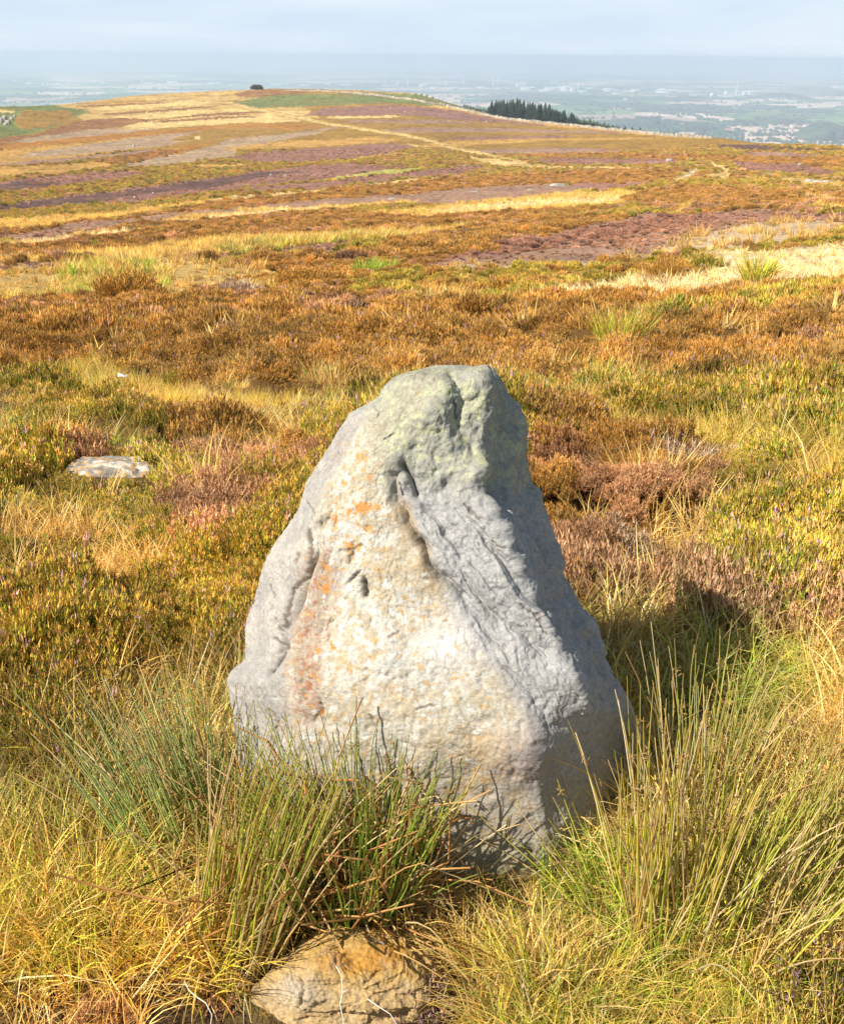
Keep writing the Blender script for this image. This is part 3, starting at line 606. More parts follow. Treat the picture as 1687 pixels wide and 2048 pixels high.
def build_boulder():
    rows = [1852, 1862, 1875, 1898, 1930, 1962, 2000, 2060, 2120, 2200]
    L = [690, 655, 628, 592, 556, 530, 508, 498, 500, 500]; A = [712, 690, 670, 650, 630, 612, 600, 590, 590, 590]
    M = [740, 742, 745, 748, 748, 742, 735, 730, 730, 730]; B = [775, 798, 815, 830, 838, 840, 838, 830, 820, 820]; R = [795, 822, 840, 858, 873, 874, 870, 862, 856, 850]
    y = np.array([1.76, 1.73, 1.695, 1.65, 1.60, 1.575, 1.558, 1.543, 1.53, 1.52])
    cols = [(L, y + .06), (A, y + .01), (M, y), (B, y + .015), (R, y + .075), (np.array(R) - 15, y + .14), (M, y + .2), (np.array(L) + 15, y + .14)]
    P, N, flip = loft(rows, cols, [60, 70, 70, 50, 20, 20, 20, 20], 240, 4.0, 3.5)
    shp = P.shape[:2]; q = P.reshape(-1, 3); px, py = project(q[:, 0], q[:, 1], q[:, 2]); X = px.reshape(shp); Y = py.reshape(shp)
    D = .014 * fbm(q, 9, 3, 201).reshape(shp) + .005 * fbm(q, 40, 3, 205, .6).reshape(shp) + .002 * fbm(q, 150, 2, 207).reshape(shp)
    sb_ = fbm(q * np.array([4, 4, 34.]) + fbm(q, 6, 2, 211)[:, None], 1, 3, 209).reshape(shp) * 5; D += .012 * (np.floor(sb_) + sstep(.3, .7, sb_ - np.floor(sb_))) / 5 * 1.6
    tb = fbm(q, 7, 3, 213).reshape(shp) * 6; D += .02 * (np.floor(tb) + sstep(.35, .65, tb - np.floor(tb))) / 6
    fr = (np.arange(shp[1]) < 262)[None, :] * 1.0
    for pts, w, d in [([(597, 1950), (606, 1980), (600, 2012)], 3, .012), ([(735, 1965), (760, 1935), (800, 1925)], 5, .008), ([(820, 1880), (845, 1895)], 5, .012)]:
        D -= fr * d * np.exp(-(seg_dist(X, Y, pts) / w) ** 1.6)
    D *= np.minimum(1, np.arange(shp[0])[:, None] / 8.0)
    P = P + N * D[..., None]
    n1, n2, n3 = [fbm(q, s, 3, k, .6).reshape(shp) for s, k in ((9, 221), (30, 223), (90, 225))]
    col = np.ones(shp + (3,)) * np.array([.66, .42, .13])
    def mixc(c, f):
        nonlocal col
        f = np.clip(f, 0, 1)[..., None]; col = col * (1 - f) + np.array(c) * f
    mixc([.68, .32, .05], np.exp(-(seg_dist(X, Y, [(660, 1930), (720, 1925), (790, 1900)]) / 24) ** 2) * .85)
    mixc([.64, .44, .20], sstep(1945, 1985, Y + 22 * n1) * .9)
    mixc([.50, .42, .30], sstep(.05, .3, n2) * .25); mixc([.62, .58, .48], np.exp(-(((X - 590) / 50) ** 2 + ((Y - 1980) / 40) ** 2)) * .6)
    mixc([.30, .20, .09], sstep(.15, .4, n3) * .4); mixc([.88, .87, .84], np.exp(-(((X - 759) / 6) ** 2 + ((Y - 1879) / 2.5) ** 2) ** 2))
    col *= (.64 + .16 * n3)[..., None]
    return finish_rock('sandstone_boulder', P, flip, col, M_ROCK, 'low orange brown sandstone boulder half sunk in grass before the standing stone', 'boulder')
boulder = build_boulder()

def rock_mesh(name, size, seed, nu=28, nv=14, base=(.50, .46, .40), lich=True, sx=1.0, flat=1.0, amp=.22):
    u = np.linspace(0, 2 * pi, nu, endpoint=False); v = np.linspace(0.02, pi * 0.78, nv)
    V, U = np.meshgrid(v, u, indexing='ij')
    d = np.stack([np.sin(V) * np.cos(U), np.sin(V) * np.sin(U), np.cos(V)], -1)
    e = np.sign(d) * np.abs(d) ** 0.62
    P = e * np.array(size) * 0.5
    q = d.reshape(-1, 3)
    k = 1 + amp * fbm(q, 1.6, 3, seed).reshape(V.shape) + amp * .35 * fbm(q, 6, 2, seed + 3).reshape(V.shape)
    P = P * k[..., None]
    w = P.reshape(-1, 3); nn = fbm(w / max(size), 6, 3, seed + 5, .6); n3 = fbm(w / max(size), 22, 2, seed + 7, .6)
    col = np.ones((len(w), 3)) * np.array(base) * (1 + .25 * nn + .2 * n3)[:, None]
    if lich:
        f = sstep(.05, .2, nn)[:, None]; col = col * (1 - f * .8) + np.array([.80, .74, .62]) * f * .8
        f = sstep(.1, .22, n3)[:, None]; col = col * (1 - f * .8) + np.array([.66, .36, .10]) * f * .8
    i = np.arange(nv - 1)[:, None] * nu + np.arange(nu)[None, :]; j = np.arange(nv - 1)[:, None] * nu + (np.arange(nu)[None, :] + 1) % nu
    f = np.stack([i, i + nu, j + nu, j], -1).reshape(-1, 4)
    top = np.array([[0, 0, P[0, :, 2].mean()]]); W = np.concatenate([w, top]); C = np.concatenate([col, col[:1]])
    me = mesh_np(name, W, f, C, M_ROCK, smooth=True); mesh_cap(me, nv * nu, nu, W); return me

# ------------------------------------------------------------------ plant prototypes
def unit(v): return v / np.maximum(np.linalg.norm(v, axis=-1, keepdims=True), 1e-9)
def gen_blades(rng, n, rad, lmin, lmax, width, lean, droop, cols, nseg=4, tipcol=None, upright=0.0, rootdark=.55, dirbias=(0, 0)):
    """thin curved tapered blades; returns verts, faces, colours"""
    a = rng.uniform(0, 2 * pi, n); rr = rad * np.sqrt(rng.uniform(0, 1, n))
    b = np.stack([rr * np.cos(a), rr * np.sin(a), np.full(n, -0.01)], -1)
    a2 = a + rng.normal(0, .9, n); L = rng.uniform(lmin, lmax, n)
    ln = np.abs(rng.normal(lean, lean * .5, n)) * (1 - upright)
    hd = np.stack([np.cos(a2), np.sin(a2)], -1) + np.array(dirbias)
    t = np.linspace(0, 1, nseg + 1)
    dr = np.abs(rng.normal(droop, droop * .6, n))
    ang = ln[:, None] + dr[:, None] * t[None, :] ** 1.4
    dl = (L / nseg)[:, None]
    hx = np.cumsum(np.concatenate([np.zeros((n, 1)), np.sin(ang[:, :-1]) * dl], 1), 1)
    hz = np.cumsum(np.concatenate([np.zeros((n, 1)), np.cos(ang[:, :-1]) * dl], 1), 1)
    c = np.stack([b[:, None, 0] + hd[:, None, 0] * hx, b[:, None, 1] + hd[:, None, 1] * hx, b[:, None, 2] + hz], -1)
    s = rng.uniform(0, 2 * pi, n); side = np.stack([np.cos(s), np.sin(s), np.zeros(n)], -1)
    w = (width * rng.uniform(.6, 1.4, n))[:, None] * (1 - t[None, :] ** 1.5 * .92) * .5
    vl = c - side[:, None] * w[..., None]; vr = c + side[:, None] * w[..., None]
    V = np.stack([vl, vr], 2).reshape(-1, 3)
    m = (nseg + 1) * 2; base = (np.arange(n) * m)[:, None, None]; k = (np.arange(nseg) * 2)[None, :, None]
    F = (base + k + np.array([0, 1, 3, 2])[None, None]).reshape(-1, 4)
    cols = np.array(cols, float); cc = cols[rng.integers(0, len(cols), n)] * rng.uniform(.75, 1.25, n)[:, None]
    tc_ = cc if tipcol is None else np.array(tipcol)[None] * rng.uniform(.7, 1.2, n)[:, None]
    tt = t[None, :, None]
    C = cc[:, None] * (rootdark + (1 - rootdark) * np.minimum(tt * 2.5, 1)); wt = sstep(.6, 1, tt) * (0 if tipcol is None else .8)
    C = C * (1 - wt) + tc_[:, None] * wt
    C = np.repeat(C[:, :, None], 2, 2).reshape(-1, 3)
    return V, F, C
def gen_stems(rng, pts, w0, w1, col0, col1):
    """round-ish stems (triangular section) along n polylines pts (n,k,3)"""
    n, k = pts.shape[:2]; t = np.linspace(0, 1, k)
    d = unit(np.gradient(pts, axis=1)); up = np.array([0.31, .22, .1]); s = unit(np.cross(d, up)); u = unit(np.cross(d, s))
    w = (np.broadcast_to(np.asarray(w0, float), (n,))[:, None] * (1 - t) + np.broadcast_to(np.asarray(w1, float), (n,))[:, None] * t) * .5
    ring = [pts + (s * cos(a) + u * sin(a)) * w[..., None] for a in (0, 2 * pi / 3, 4 * pi / 3)]
    V = np.stack(ring, 2).reshape(-1, 3)
    base = (np.arange(n) * k * 3)[:, None, None, None]; kk = (np.arange(k - 1) * 3)[None, :, None, None]; e = np.array([[0, 1, 4, 3], [1, 2, 5, 4], [2, 0, 3, 5]])[None, None]
    F = (base + kk + e).reshape(-1, 4)
    c0 = np.asarray(col0, float).reshape(-1, 3); c1 = np.asarray(col1, float).reshape(-1, 3)
    tq = t ** 3
    C = c0[:, None] * (1 - tq)[None, :, None] + c1[:, None] * tq[None, :, None]
    C = np.broadcast_to(C, (n, k, 3)); C = np.repeat(C[:, :, None], 3, 2).reshape(-1, 3)
    return V, F, C
HPAL = dict(
    green=dict(leaf=[(.26, .30, .03), (.36, .33, .035), (.44, .33, .04), (.20, .26, .03)], tip=[(.66, .36, .07), (.60, .38, .06), (.50, .42, .05), (.66, .40, .15), (.62, .36, .22)]),
    brown=dict(leaf=[(.42, .23, .035), (.48, .27, .04), (.36, .25, .04), (.42, .19, .035)], tip=[(.68, .36, .08), (.64, .33, .07), (.56, .35, .06), (.62, .30, .09), (.66, .41, .18)]),
    grey=dict(leaf=[(.52, .36, .22), (.44, .29, .17), (.56, .40, .26), (.34, .22, .13)], tip=[(.70, .49, .32), (.60, .39, .25), (.66, .48, .33), (.50, .32, .2)]))
def heather(rng, kind, n, R, H, leaf=.011, nl=11, dens=1.0, lilac=.03):
    """a dome of twiggy sprigs, each carrying many small leaflets"""
    pal = HPAL[kind]; lc = np.array(pal['leaf']); tc_ = np.array(pal['tip'])
    th = np.arccos(1 - rng.uniform(0, 1, n) * .92); ph = rng.uniform(0, 2 * pi, n)
    lump = 1 + .25 * noise(np.stack([np.cos(ph) * np.sin(th), np.sin(ph) * np.sin(th), np.cos(th)], -1), 2.2, int(rng.integers(99)))
    tip = np.stack([R * np.sin(th) * np.cos(ph), R * np.sin(th) * np.sin(ph), H * np.cos(th) * .9 + .02 * H], -1) * (lump * rng.uniform(.80, 1.1, n))[:, None]
    root = tip * np.array([.45, .45, .0]) + np.array([0, 0, -.02]); mid = (root + tip) / 2 + tip * np.array([.15, .15, -.02])
    pts = np.stack([root, mid, tip], 1)
    A_ = Acc()
    brown = np.array([.11, .07, .04])
    A_.add(*gen_stems(rng, pts, .0035, .0015, brown, brown * 1.6))
    # leaflets
    m = n * nl; k = np.repeat(np.arange(n), nl); t = rng.uniform(.35, 1, m) ** .7
    t = np.clip(t, 0, 1)
    p = pts[k, 0] * ((1 - t) ** 2)[:, None] + 2 * pts[k, 1] * (t * (1 - t))[:, None] + pts[k, 2] * (t ** 2)[:, None]
    ax = unit(pts[k, 2] - pts[k, 1]); rd = unit(rng.normal(size=(m, 3))); dirn = unit(ax * 1.1 + rd * .6 + np.array([0, 0, .35]))
    p = p + rd * leaf * .5
    sd = unit(np.cross(dirn, rng.normal(size=(m, 3)))); sz = leaf * rng.uniform(.7, 1.5, m)[:, None]
    a = p - sd * sz * .17; b = p + sd * sz * .17; c = p + dirn * sz * 1.35
    V = np.stack([a, b, c], 1).reshape(-1, 3); F = np.arange(m * 3).reshape(-1, 3)
    istip = (t + rng.normal(0, .08, m)) > .87
    ck = lc[(k * 7 + rng.integers(0, 2, m)) % len(lc)]; tk = tc_[(k * 5 + rng.integers(0, 2, m)) % (len(tc_) - (0 if kind != 'green' else 1))]
    C = np.where(istip[:, None], tk, ck) * rng.uniform(.75, 1.3, m)[:, None]
    fl = (rng.uniform(0, 1, n)[k] < lilac) & istip; C[fl] = np.array([.58, .34, .42]) * rng.uniform(.8, 1.2, fl.sum())[:, None]
    C = np.repeat(C, 3, 0)
    F4 = np.concatenate([F, F[:, 2:3]], 1)
    return A_, (V, F, C)
def tri_mesh(name, parts, mat):
    """join quad and tri soups: quads split into tris"""
    vs, fs, cs, n = [], [], [], 0
    for V, F, C in parts:
        F = np.asarray(F)
        if F.shape[1] == 4: F = np.concatenate([F[:, [0, 1, 2]], F[:, [0, 2, 3]]])
        vs.append(V); fs.append(F + n); cs.append(np.broadcast_to(C, (len(V), 3))); n += len(V)
    return mesh_np(name, np.concatenate(vs), np.concatenate(fs), np.concatenate(cs), mat)
def heather_mesh(name, rng, kind, n, R, H, mat, **k):
    A_, leafs = heather(rng, kind, n, R, H, **k)
    return tri_mesh(name, [(np.concatenate(A_.v), np.concatenate(A_.f), np.concatenate(A_.c)), leafs], mat)
STRAW = [(.86, .62, .19), (.82, .54, .14), (.88, .70, .30), (.72, .46, .12)]
YGR = [(.72, .64, .07), (.56, .60, .06), (.86, .66, .12), (.88, .62, .14), (.42, .50, .05), (.70, .40, .10)]
GRN = [(.36, .50, .05), (.46, .56, .06), (.28, .42, .04), (.60, .62, .09)]
rng = np.random.default_rng(3)
protos = []
def proto(me): 
    o = bpy.data.objects.new(me.name, me); protos.append(o); return len(protos) - 1
HP = {}; GP = {}
for kind in ('green', 'brown', 'grey'):
    HP[kind, 0] = [proto(heather_mesh('heather_clump', rng, kind, 200, .12, .16, M_HI, leaf=.0095, nl=26, lilac=.012 if kind == 'green' else .003)) for _ in range(3)]
    HP[kind, 1] = [proto(heather_mesh('heather_clump', rng, kind, 150, .16, .19, M_HI, leaf=.016, nl=20, lilac=.01)) for _ in range(3)]
    HP[kind, 2] = [proto(heather_mesh('heather_clump', rng, kind, 130, .17, .17, M_HI, leaf=.030, nl=13, lilac=.006)) for _ in range(3)]
for kind, pal, tipc in (('straw', STRAW, None), ('ygr', YGR, (.66, .48, .18)), ('grn', GRN, (.5, .46, .14))):
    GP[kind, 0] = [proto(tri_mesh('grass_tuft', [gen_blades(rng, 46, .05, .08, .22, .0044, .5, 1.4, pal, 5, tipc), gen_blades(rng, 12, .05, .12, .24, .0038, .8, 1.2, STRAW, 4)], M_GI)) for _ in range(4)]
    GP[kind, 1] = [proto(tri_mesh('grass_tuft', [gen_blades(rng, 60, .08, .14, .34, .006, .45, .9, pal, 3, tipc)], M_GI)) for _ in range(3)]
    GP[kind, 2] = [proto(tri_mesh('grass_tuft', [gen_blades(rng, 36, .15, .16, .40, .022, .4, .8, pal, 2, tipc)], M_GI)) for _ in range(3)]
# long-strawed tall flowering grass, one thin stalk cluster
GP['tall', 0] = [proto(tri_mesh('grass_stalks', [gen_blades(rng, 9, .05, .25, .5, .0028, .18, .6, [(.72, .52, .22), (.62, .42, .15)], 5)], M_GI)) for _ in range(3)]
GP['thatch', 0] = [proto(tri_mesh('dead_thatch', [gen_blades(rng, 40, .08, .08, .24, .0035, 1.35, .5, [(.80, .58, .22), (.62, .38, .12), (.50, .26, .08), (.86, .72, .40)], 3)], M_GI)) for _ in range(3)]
pcol = bpy.data.collections.new('plant_kinds')
for i, o in enumerate(protos): o.name = 'k%03d' % i; pcol.objects.link(o)

def scatter(name, pos, rotz, tilt, scl, idx, tint, label, cat):
    n = len(pos); me = bpy.data.meshes.new(name); me.vertices.add(n); me.vertices.foreach_set('co', np.asarray(pos, np.float32).ravel())
    rot = np.stack([tilt[:, 0], tilt[:, 1], rotz], -1).astype(np.float32)
    for nm, typ, arr in (('rot', 'FLOAT_VECTOR', rot), ('scl', 'FLOAT_VECTOR', scl), ('tint', 'FLOAT_VECTOR', tint)):
        a = me.attributes.new(nm, typ, 'POINT'); a.data.foreach_set('vector', np.ascontiguousarray(arr, np.float32).ravel())
    a = me.attributes.new('kind_index', 'INT', 'POINT'); a.data.foreach_set('value', np.ascontiguousarray(idx, np.int32))
    o = link(name, me); tag(o, label, cat, kind='stuff')
    g = bpy.data.node_groups.new(name + '_scatter', 'GeometryNodeTree')
    g.interface.new_socket('Geometry', in_out='INPUT', socket_type='NodeSocketGeometry'); g.interface.new_socket('Geometry', in_out='OUTPUT', socket_type='NodeSocketGeometry')
    N_ = g.nodes; L_ = g.links; gi = N_.new('NodeGroupInput'); go = N_.new('NodeGroupOutput')
    ip = N_.new('GeometryNodeInstanceOnPoints'); ci = N_.new('GeometryNodeCollectionInfo')
    ci.inputs['Collection'].default_value = pcol; ci.inputs['Separate Children'].default_value = True; ci.inputs['Reset Children'].default_value = True
    def na(nm, t):
        x = N_.new('GeometryNodeInputNamedAttribute'); x.data_type = t; x.inputs['Name'].default_value = nm; return x
    ar, as_, ai = na('rot', 'FLOAT_VECTOR'), na('scl', 'FLOAT_VECTOR'), na('kind_index', 'INT')
    e = N_.new('FunctionNodeEulerToRotation'); L_.new(ar.outputs['Attribute'], e.inputs['Euler'])
    L_.new(gi.outputs[0], ip.inputs['Points']); L_.new(ci.outputs[0], ip.inputs['Instance']); ip.inputs['Pick Instance'].default_value = True
    L_.new(ai.outputs['Attribute'], ip.inputs['Instance Index']); L_.new(e.outputs['Rotation'], ip.inputs['Rotation']); L_.new(as_.outputs['Attribute'], ip.inputs['Scale'])
    L_.new(ip.outputs['Instances'], go.inputs[0])
    m = o.modifiers.new('plants', 'NODES'); m.node_group = g
    return o

# ------------------------------------------------------------------ scatter the ground cover
rng = np.random.default_rng(11)
def ring_points(r0, r1, spacing_fn, azlim=0.46):
    out = []; r = r0
    rings = []
    while r < r1:
        s = spacing_fn(r); n = max(1, int(2 * azlim * r / s)); 
        a = (np.arange(n) + rng.uniform(0, 1, n)) / n * 2 * azlim - azlim
        rr = r + s * rng.uniform(-.5, .5, n) ; rings.append(np.stack([rr * np.sin(a), rr * np.cos(a)], -1)); r += s
    return np.concatenate(rings)
FOOT = [(-.02, 2.28, .56, .30)]     # stone foot print (cx, cy, hx, hy)
FBZ = float(gz(FBX, FBY)[0])
def outside_rocks(x, y):
    px, py = project(x, y, 0 * x)
    e1 = ((x - .02) / .47) ** 2 + ((y - 2.42) / .44) ** 2 < 1
    e2 = ((x + .12) / .20) ** 2 + ((y - 1.66) / .14) ** 2 < 1
    e3 = ((x - FBX) / .25) ** 2 + ((y - FBY) / .17) ** 2 < 1
    return ~(e1 | e2 | e3)
class Pts:
    def __init__(s): s.p, s.rz, s.tl, s.sc, s.ix, s.tn = [], [], [], [], [], []
    def add(s, x, y, z, idxs, smin, smax, tint, tl=.12, tv=.22, zs=(0.85, 1.2)):
        n = len(x)
        if n == 0: return
        s.p.append(np.stack([x, y, z], -1)); s.rz.append(rng.uniform(0, 2 * pi, n)); s.tl.append(rng.normal(0, tl, (n, 2)))
        k = rng.uniform(smin, smax, n) * np.clip(1.05 + .45 * noise(P2(x, y), .9, 521) + .25 * noise(P2(x, y), 2.5, 523), .72, 1.6); s.sc.append(np.stack([k, k, k * rng.uniform(zs[0], zs[1], n)], -1))
        s.ix.append(rng.choice(np.array(idxs), n)); v = rng.uniform(1 - tv, 1 + tv, (n, 1)); 
        q_ = P2(x, y); l1 = fbm(q_, .8, 3, 501)[:, None]; l2 = fbm(q_, .16, 3, 507)[:, None]; l3 = noise(q_, 2.6, 511)[:, None]
        s.tn.append(np.broadcast_to(tint, (n, 3)) * v * (1 + .5 * l3 + .35 * l2) * (1 + np.array([.15, 0, -.2]) * l1 * 1.1))
    def shrink(s, heath=False):
        for i, P in enumerate(s.p):
            a, b = project(P[:, 0], P[:, 1], P[:, 2]); f = np.where((a > 800) & (a < 1260) & (b > 1690) & (b < 1940), .26, 1.0); f = np.where((a > 480) & (a < 900) & (b > 1880), .5, f); f = np.where((a > 440) & (a < 900) & (b > 1960), .38, f); f = np.where((b > 1985) & ~((a > 440) & (a < 900)), (.65 if heath else .7) * (np.where(f < .3, f, 1) if heath else f), f); f = np.where((a > 1130) & (b > 930) & (b < 1050), f * .62, f); f = np.where((a < 720) & (b > 790) & (b < 880), f * .7, f); f = np.where(((P[:, 0] - FBX) / .42) ** 2 + ((P[:, 1] - FBY + .7) / .85) ** 2 < 1, f * .45, f)
            s.sc[i] = s.sc[i] * f[:, None]
    def build(s, name, label, cat):
        c = np.concatenate; return scatter(name, c(s.p), c(s.rz), c(s.tl), c(s.sc), c(s.ix), c(s.tn), label, cat)
hp, gp = Pts(), Pts()
def classify(x, y):
    z0 = base_z(x, y); px, py = project(x, y, z0); return cover(px, py), px, py
HB, HO, HR, HM = [KEYS.index(k) for k in 'BORM']
def isin(c, s): return np.isin(c, [KEYS.index(k) for k in s])
# near and middle heather
for r0, r1, lod, spf, sc0, sc1 in ((1.3, 6.0, 0, lambda r: .075 + .004 * r, .75, 1.25), (6.0, 17, 1, lambda r: .012 * r + .045, .8, 1.35), (17, 70, 2, lambda r: min(.0095 * r + .05, .55), .9, 1.6), (70, 190, 2, lambda r: .62, 1.9, 3.2), (190, 430, 2, lambda r: 1.35, 2.6, 4.2)):
    xy = ring_points(r0, r1, spf, .46 if r0 < 100 else .42); x, y = xy.T; c, px, py = classify(x, y); r = np.hypot(x, y)
    ok = outside_rocks(x, y); p = P2(x, y)
    w1 = fbm(p, .5, 4, 301, .6); w2 = fbm(p, 1.1, 3, 311); w3 = fbm(p, .22, 3, 321)
    NM = isin(c, 'N') & (r < 16) & (w1 < .10); H = isin(c, 'BORM') | NM; V_ = isin(c, 'PVK')
    lowgap = np.where(r < 20, noise(p, 1.6, 331) < -.33, noise(p, .75, 335) < -.42)                                  # gaps between bushes
    near = r < 12
    H = H & ok & ~(lowgap & (rng.uniform(0, 1, len(x)) < .9) & (r < 70))
    # kinds
    greenness = np.where(isin(c, 'O'), .50, -.04) + 1.0 * w1 - .34 * sstep(6, 14, r) 
    grey = (w3 + .5 * w2 + .12 * NM + .55 * np.exp(-(((px - 450) / 120) ** 2 + ((py - 1090) / 110) ** 2)) + .42 * np.exp(-(((px - 200) / 220) ** 2 + ((py - 1420) / 45) ** 2)) + .3 * np.exp(-(((px - 1340) / 120) ** 2 + ((py - 935) / 40) ** 2))) > .33
    kd = np.where(grey, 2, np.where(greenness > .02, 0, 1))
    kd = np.where(isin(c, 'R') & (kd == 0), 1, kd); kd = np.where(V_, 2, kd); kd = np.where((py > 1950) & (px < 1000), np.where(w2 > 0, 2, 0), kd)
    z = gz(x, y) + mound(x, y)
    crease = (mound(x, y) < np.where(r < 14, -.045, .0)) & (r > 5) & (r < 110)
    H = H & ~(crease & (rng.uniform(0, 1, len(x)) < .75))
    big = 1 + .35 * w2
    for k, nm in enumerate(('green', 'brown', 'grey')):
        m = H & (kd == k)
        tint = {0: (1.08, 1.10, 1.1), 1: (.98, 1.0, 1.2), 2: (1.14, .93, .72)}[k]
        if lod == 0: tint = tuple(1.15 * q_ for q_ in tint)
        m1 = m & (py < 1950); hp.add(x[m1], y[m1], z[m1], HP[nm, lod], sc0, sc1, tint)
        m2 = m & (py >= 1950); hp.add(x[m2], y[m2], z[m2] - .02, HP[nm, lod], sc0 * .45, sc1 * .5, tint)
    mm = isin(c, 'M') & ok & (py >= 1900) & ~((px > 470) & (px < 900)); hp.add(x[mm], y[mm], z[mm] - .03, GP['thatch', 0] + HP['grey', 0], .5, .9, (.95, .78, .62))
    cz = crease & isin(c, 'BORM') & ok & (rng.uniform(0, 1, len(x)) < .5); hp.add(x[cz], y[cz], z[cz] - .05, HP['brown', lod] + HP['grey', lod], sc0 * .45, sc1 * .6, (.75, .7, .62))
    m = V_ & (rng.uniform(0, 1, len(x)) < (.75 if lod == 2 else .5)) & ok
    mp = m & isin(c, 'P'); hp.add(x[mp], y[mp], z[mp], HP['grey', lod], sc0 * .55, sc1 * .6, (.92, .72, .70)); mk = m & ~isin(c, 'P'); hp.add(x[mk], y[mk], z[mk], HP['grey', lod], sc0 * .35, sc1 * .4, (1.0, .84, .80))
# grasses
for r0, r1, lod, spf, sc0, sc1 in ((1.25, 4.2, 0, lambda r: .036 + .006 * r, .65, 1.25), (4.2, 14, 1, lambda r: .03 + .008 * r, .6, 1.1), (14, 60, 2, lambda r: .008 * r + .06, .7, 1.3), (60, 200, 2, lambda r: .6, 1.4, 2.4)):
    xy = ring_points(r0, r1, spf, .5); x, y = xy.T; c, px, py = classify(x, y); r = np.hypot(x, y); ok = outside_rocks(x, y); p = P2(x, y); z = gz(x, y)
    w1 = fbm(p, .9, 4, 401, .6); w2 = fbm(p, 2.6, 3, 411); u = rng.uniform(0, 1, len(x))
    S_, Y_, N_, W_ = isin(c, 'S'), isin(c, 'YT'), isin(c, 'N'), isin(c, 'W')
    hol = isin(c, 'BOR') & (noise(p, 1.6, 331) < -.30) & (r < 11)
    sparse = isin(c, 'BORM') & (u < (.10 + .18 * (w1 > .1)) * (1 - .8 * sstep(5, 12, r))) & (r < 25)
    e = isin(c, 'E') & (u < .12)
    tall = (S_ | N_) & (r < 12)
    rs = np.where((px > 780) & (px < 1260) & (py > 1640) & (py < 1920), .45, 1.0)
    a = S_ & ok & (u < .9) & (w1 + .3 * w2 > .06); gp.add(x[a], y[a], z[a], GP['ygr', lod], sc0, sc1, (1.08, 1.0, .85))
    a = S_ & ok & (u < .95) & (w1 + .3 * w2 <= .10) & (w2 > -.15); gp.add(x[a], y[a], z[a], GP['straw', lod], sc0, sc1, (1.05, 1.0, .9))
    a = S_ & ok & (u < .9) & ((w1 + .3 * w2 <= -.2) | (w2 <= -.15)); gp.add(x[a], y[a], z[a], GP['grn', lod], sc0 * .8, sc1 * .9, (1.1, 1.05, .9))
    a = Y_ & ok; gp.add(x[a], y[a], z[a], GP['straw', lod] + (GP['ygr', lod] if r0 < 14 else []), sc0 * .6, sc1 * .8, (1.12, 1.05, .85))
    a = N_ & ok & (u < np.where(fbm(p, .5, 4, 301, .6) < .10, .15, .6)); gp.add(x[a], y[a], z[a], GP['straw', lod], sc0 * .7, sc1 * .85, (1.02, .94, .85))
    a = W_ & ok & (u < .8) & (w2 > -.12); gp.add(x[a], y[a], z[a] - .05, GP['straw', lod], sc0 * .7, sc1 * .9, (1.35, 1.4, 2.0), tl=.9)
    a = (hol | sparse | e) & ok & (w2 < .12); gp.add(x[a], y[a], z[a], GP['straw', lod], sc0 * .8, sc1 * 1.05, (1.0, .9, .8))
    a = hol & ok & (w2 >= .12); gp.add(x[a], y[a], z[a], GP['grn', lod], sc0 * .7, sc1 * .9, (1, 1, .9))
    if lod == 0:
        a = S_ & ok & (rng.uniform(0, 1, len(x)) < .30); gp.add(x[a], y[a], z[a] + .02, GP['thatch', 0], .7, 1.2, (1, 1, 1))
    if lod < 2:
        a = (tall | sparse) & ok & (rng.uniform(0, 1, len(x)) < .07); gp.add(x[a], y[a], z[a], GP['tall', 0], .5, .9, (1, 1, 1))
hp.shrink(True)
heather_cover = hp.build('heather_cover', 'unbroken cover of green, rust brown and grey pink heather over the near moor', 'heather')
gp.shrink()
grass_cover = gp.build('grass_cover', 'loose straw yellow and green moor grass round the stone and along the tracks', 'grass')

# ------------------------------------------------------------------ rushes, tussocks, bushes one can point at
rng = np.random.default_rng(21)
def curve_pts(n, base_r, L, lean, leanv, dirx, diry, droop, k=7, fan=.35):
    a = rng.uniform(0, 2 * pi, n); rr = base_r * np.sqrt(rng.uniform(0, 1, n))
    b = np.stack([rr * np.cos(a), rr * np.sin(a), np.full(n, -.02)], -1)
    h = np.stack([np.cos(a) * fan * rr / base_r + dirx * lean + rng.normal(0, leanv, n), np.sin(a) * fan * rr / base_r + diry * lean + rng.normal(0, leanv, n)], -1)
    t = np.linspace(0, 1, k); Ln = L * rng.uniform(.55, 1.05, n)
    dr = np.abs(rng.normal(droop, droop * .7, n))
    off = t[None, :] + dr[:, None] * t[None, :] ** 2.5
    hl = np.linalg.norm(h, axis=1); vz = t[None, :] / np.sqrt(1 + hl[:, None] ** 2) - (dr * .35)[:, None] * t[None, :] ** 3
    p = np.stack([h[:, None, 0] * off, h[:, None, 1] * off, vz], -1) * Ln[:, None, None]
    p[..., :2] += rng.normal(0, .004, (n, 1, 2)) * np.sin(t * 6)[None, :, None]
    return b[:, None] + p
def pick(cols, n, v=.22):
    c = np.array(cols, float)[rng.integers(0, len(cols), n)]; return c * rng.uniform(1 - v, 1 + v, (n, 1))
RG = [(.54, .64, .07), (.42, .56, .06), (.74, .72, .10), (.66, .66, .08)]; RGG = [(.42, .54, .14), (.33, .46, .11), (.58, .62, .18)]
RB = [(.70, .48, .17), (.78, .58, .26), (.58, .34, .11), (.82, .66, .34)]; RO = [(.60, .27, .08), (.68, .36, .11), (.46, .21, .06)]
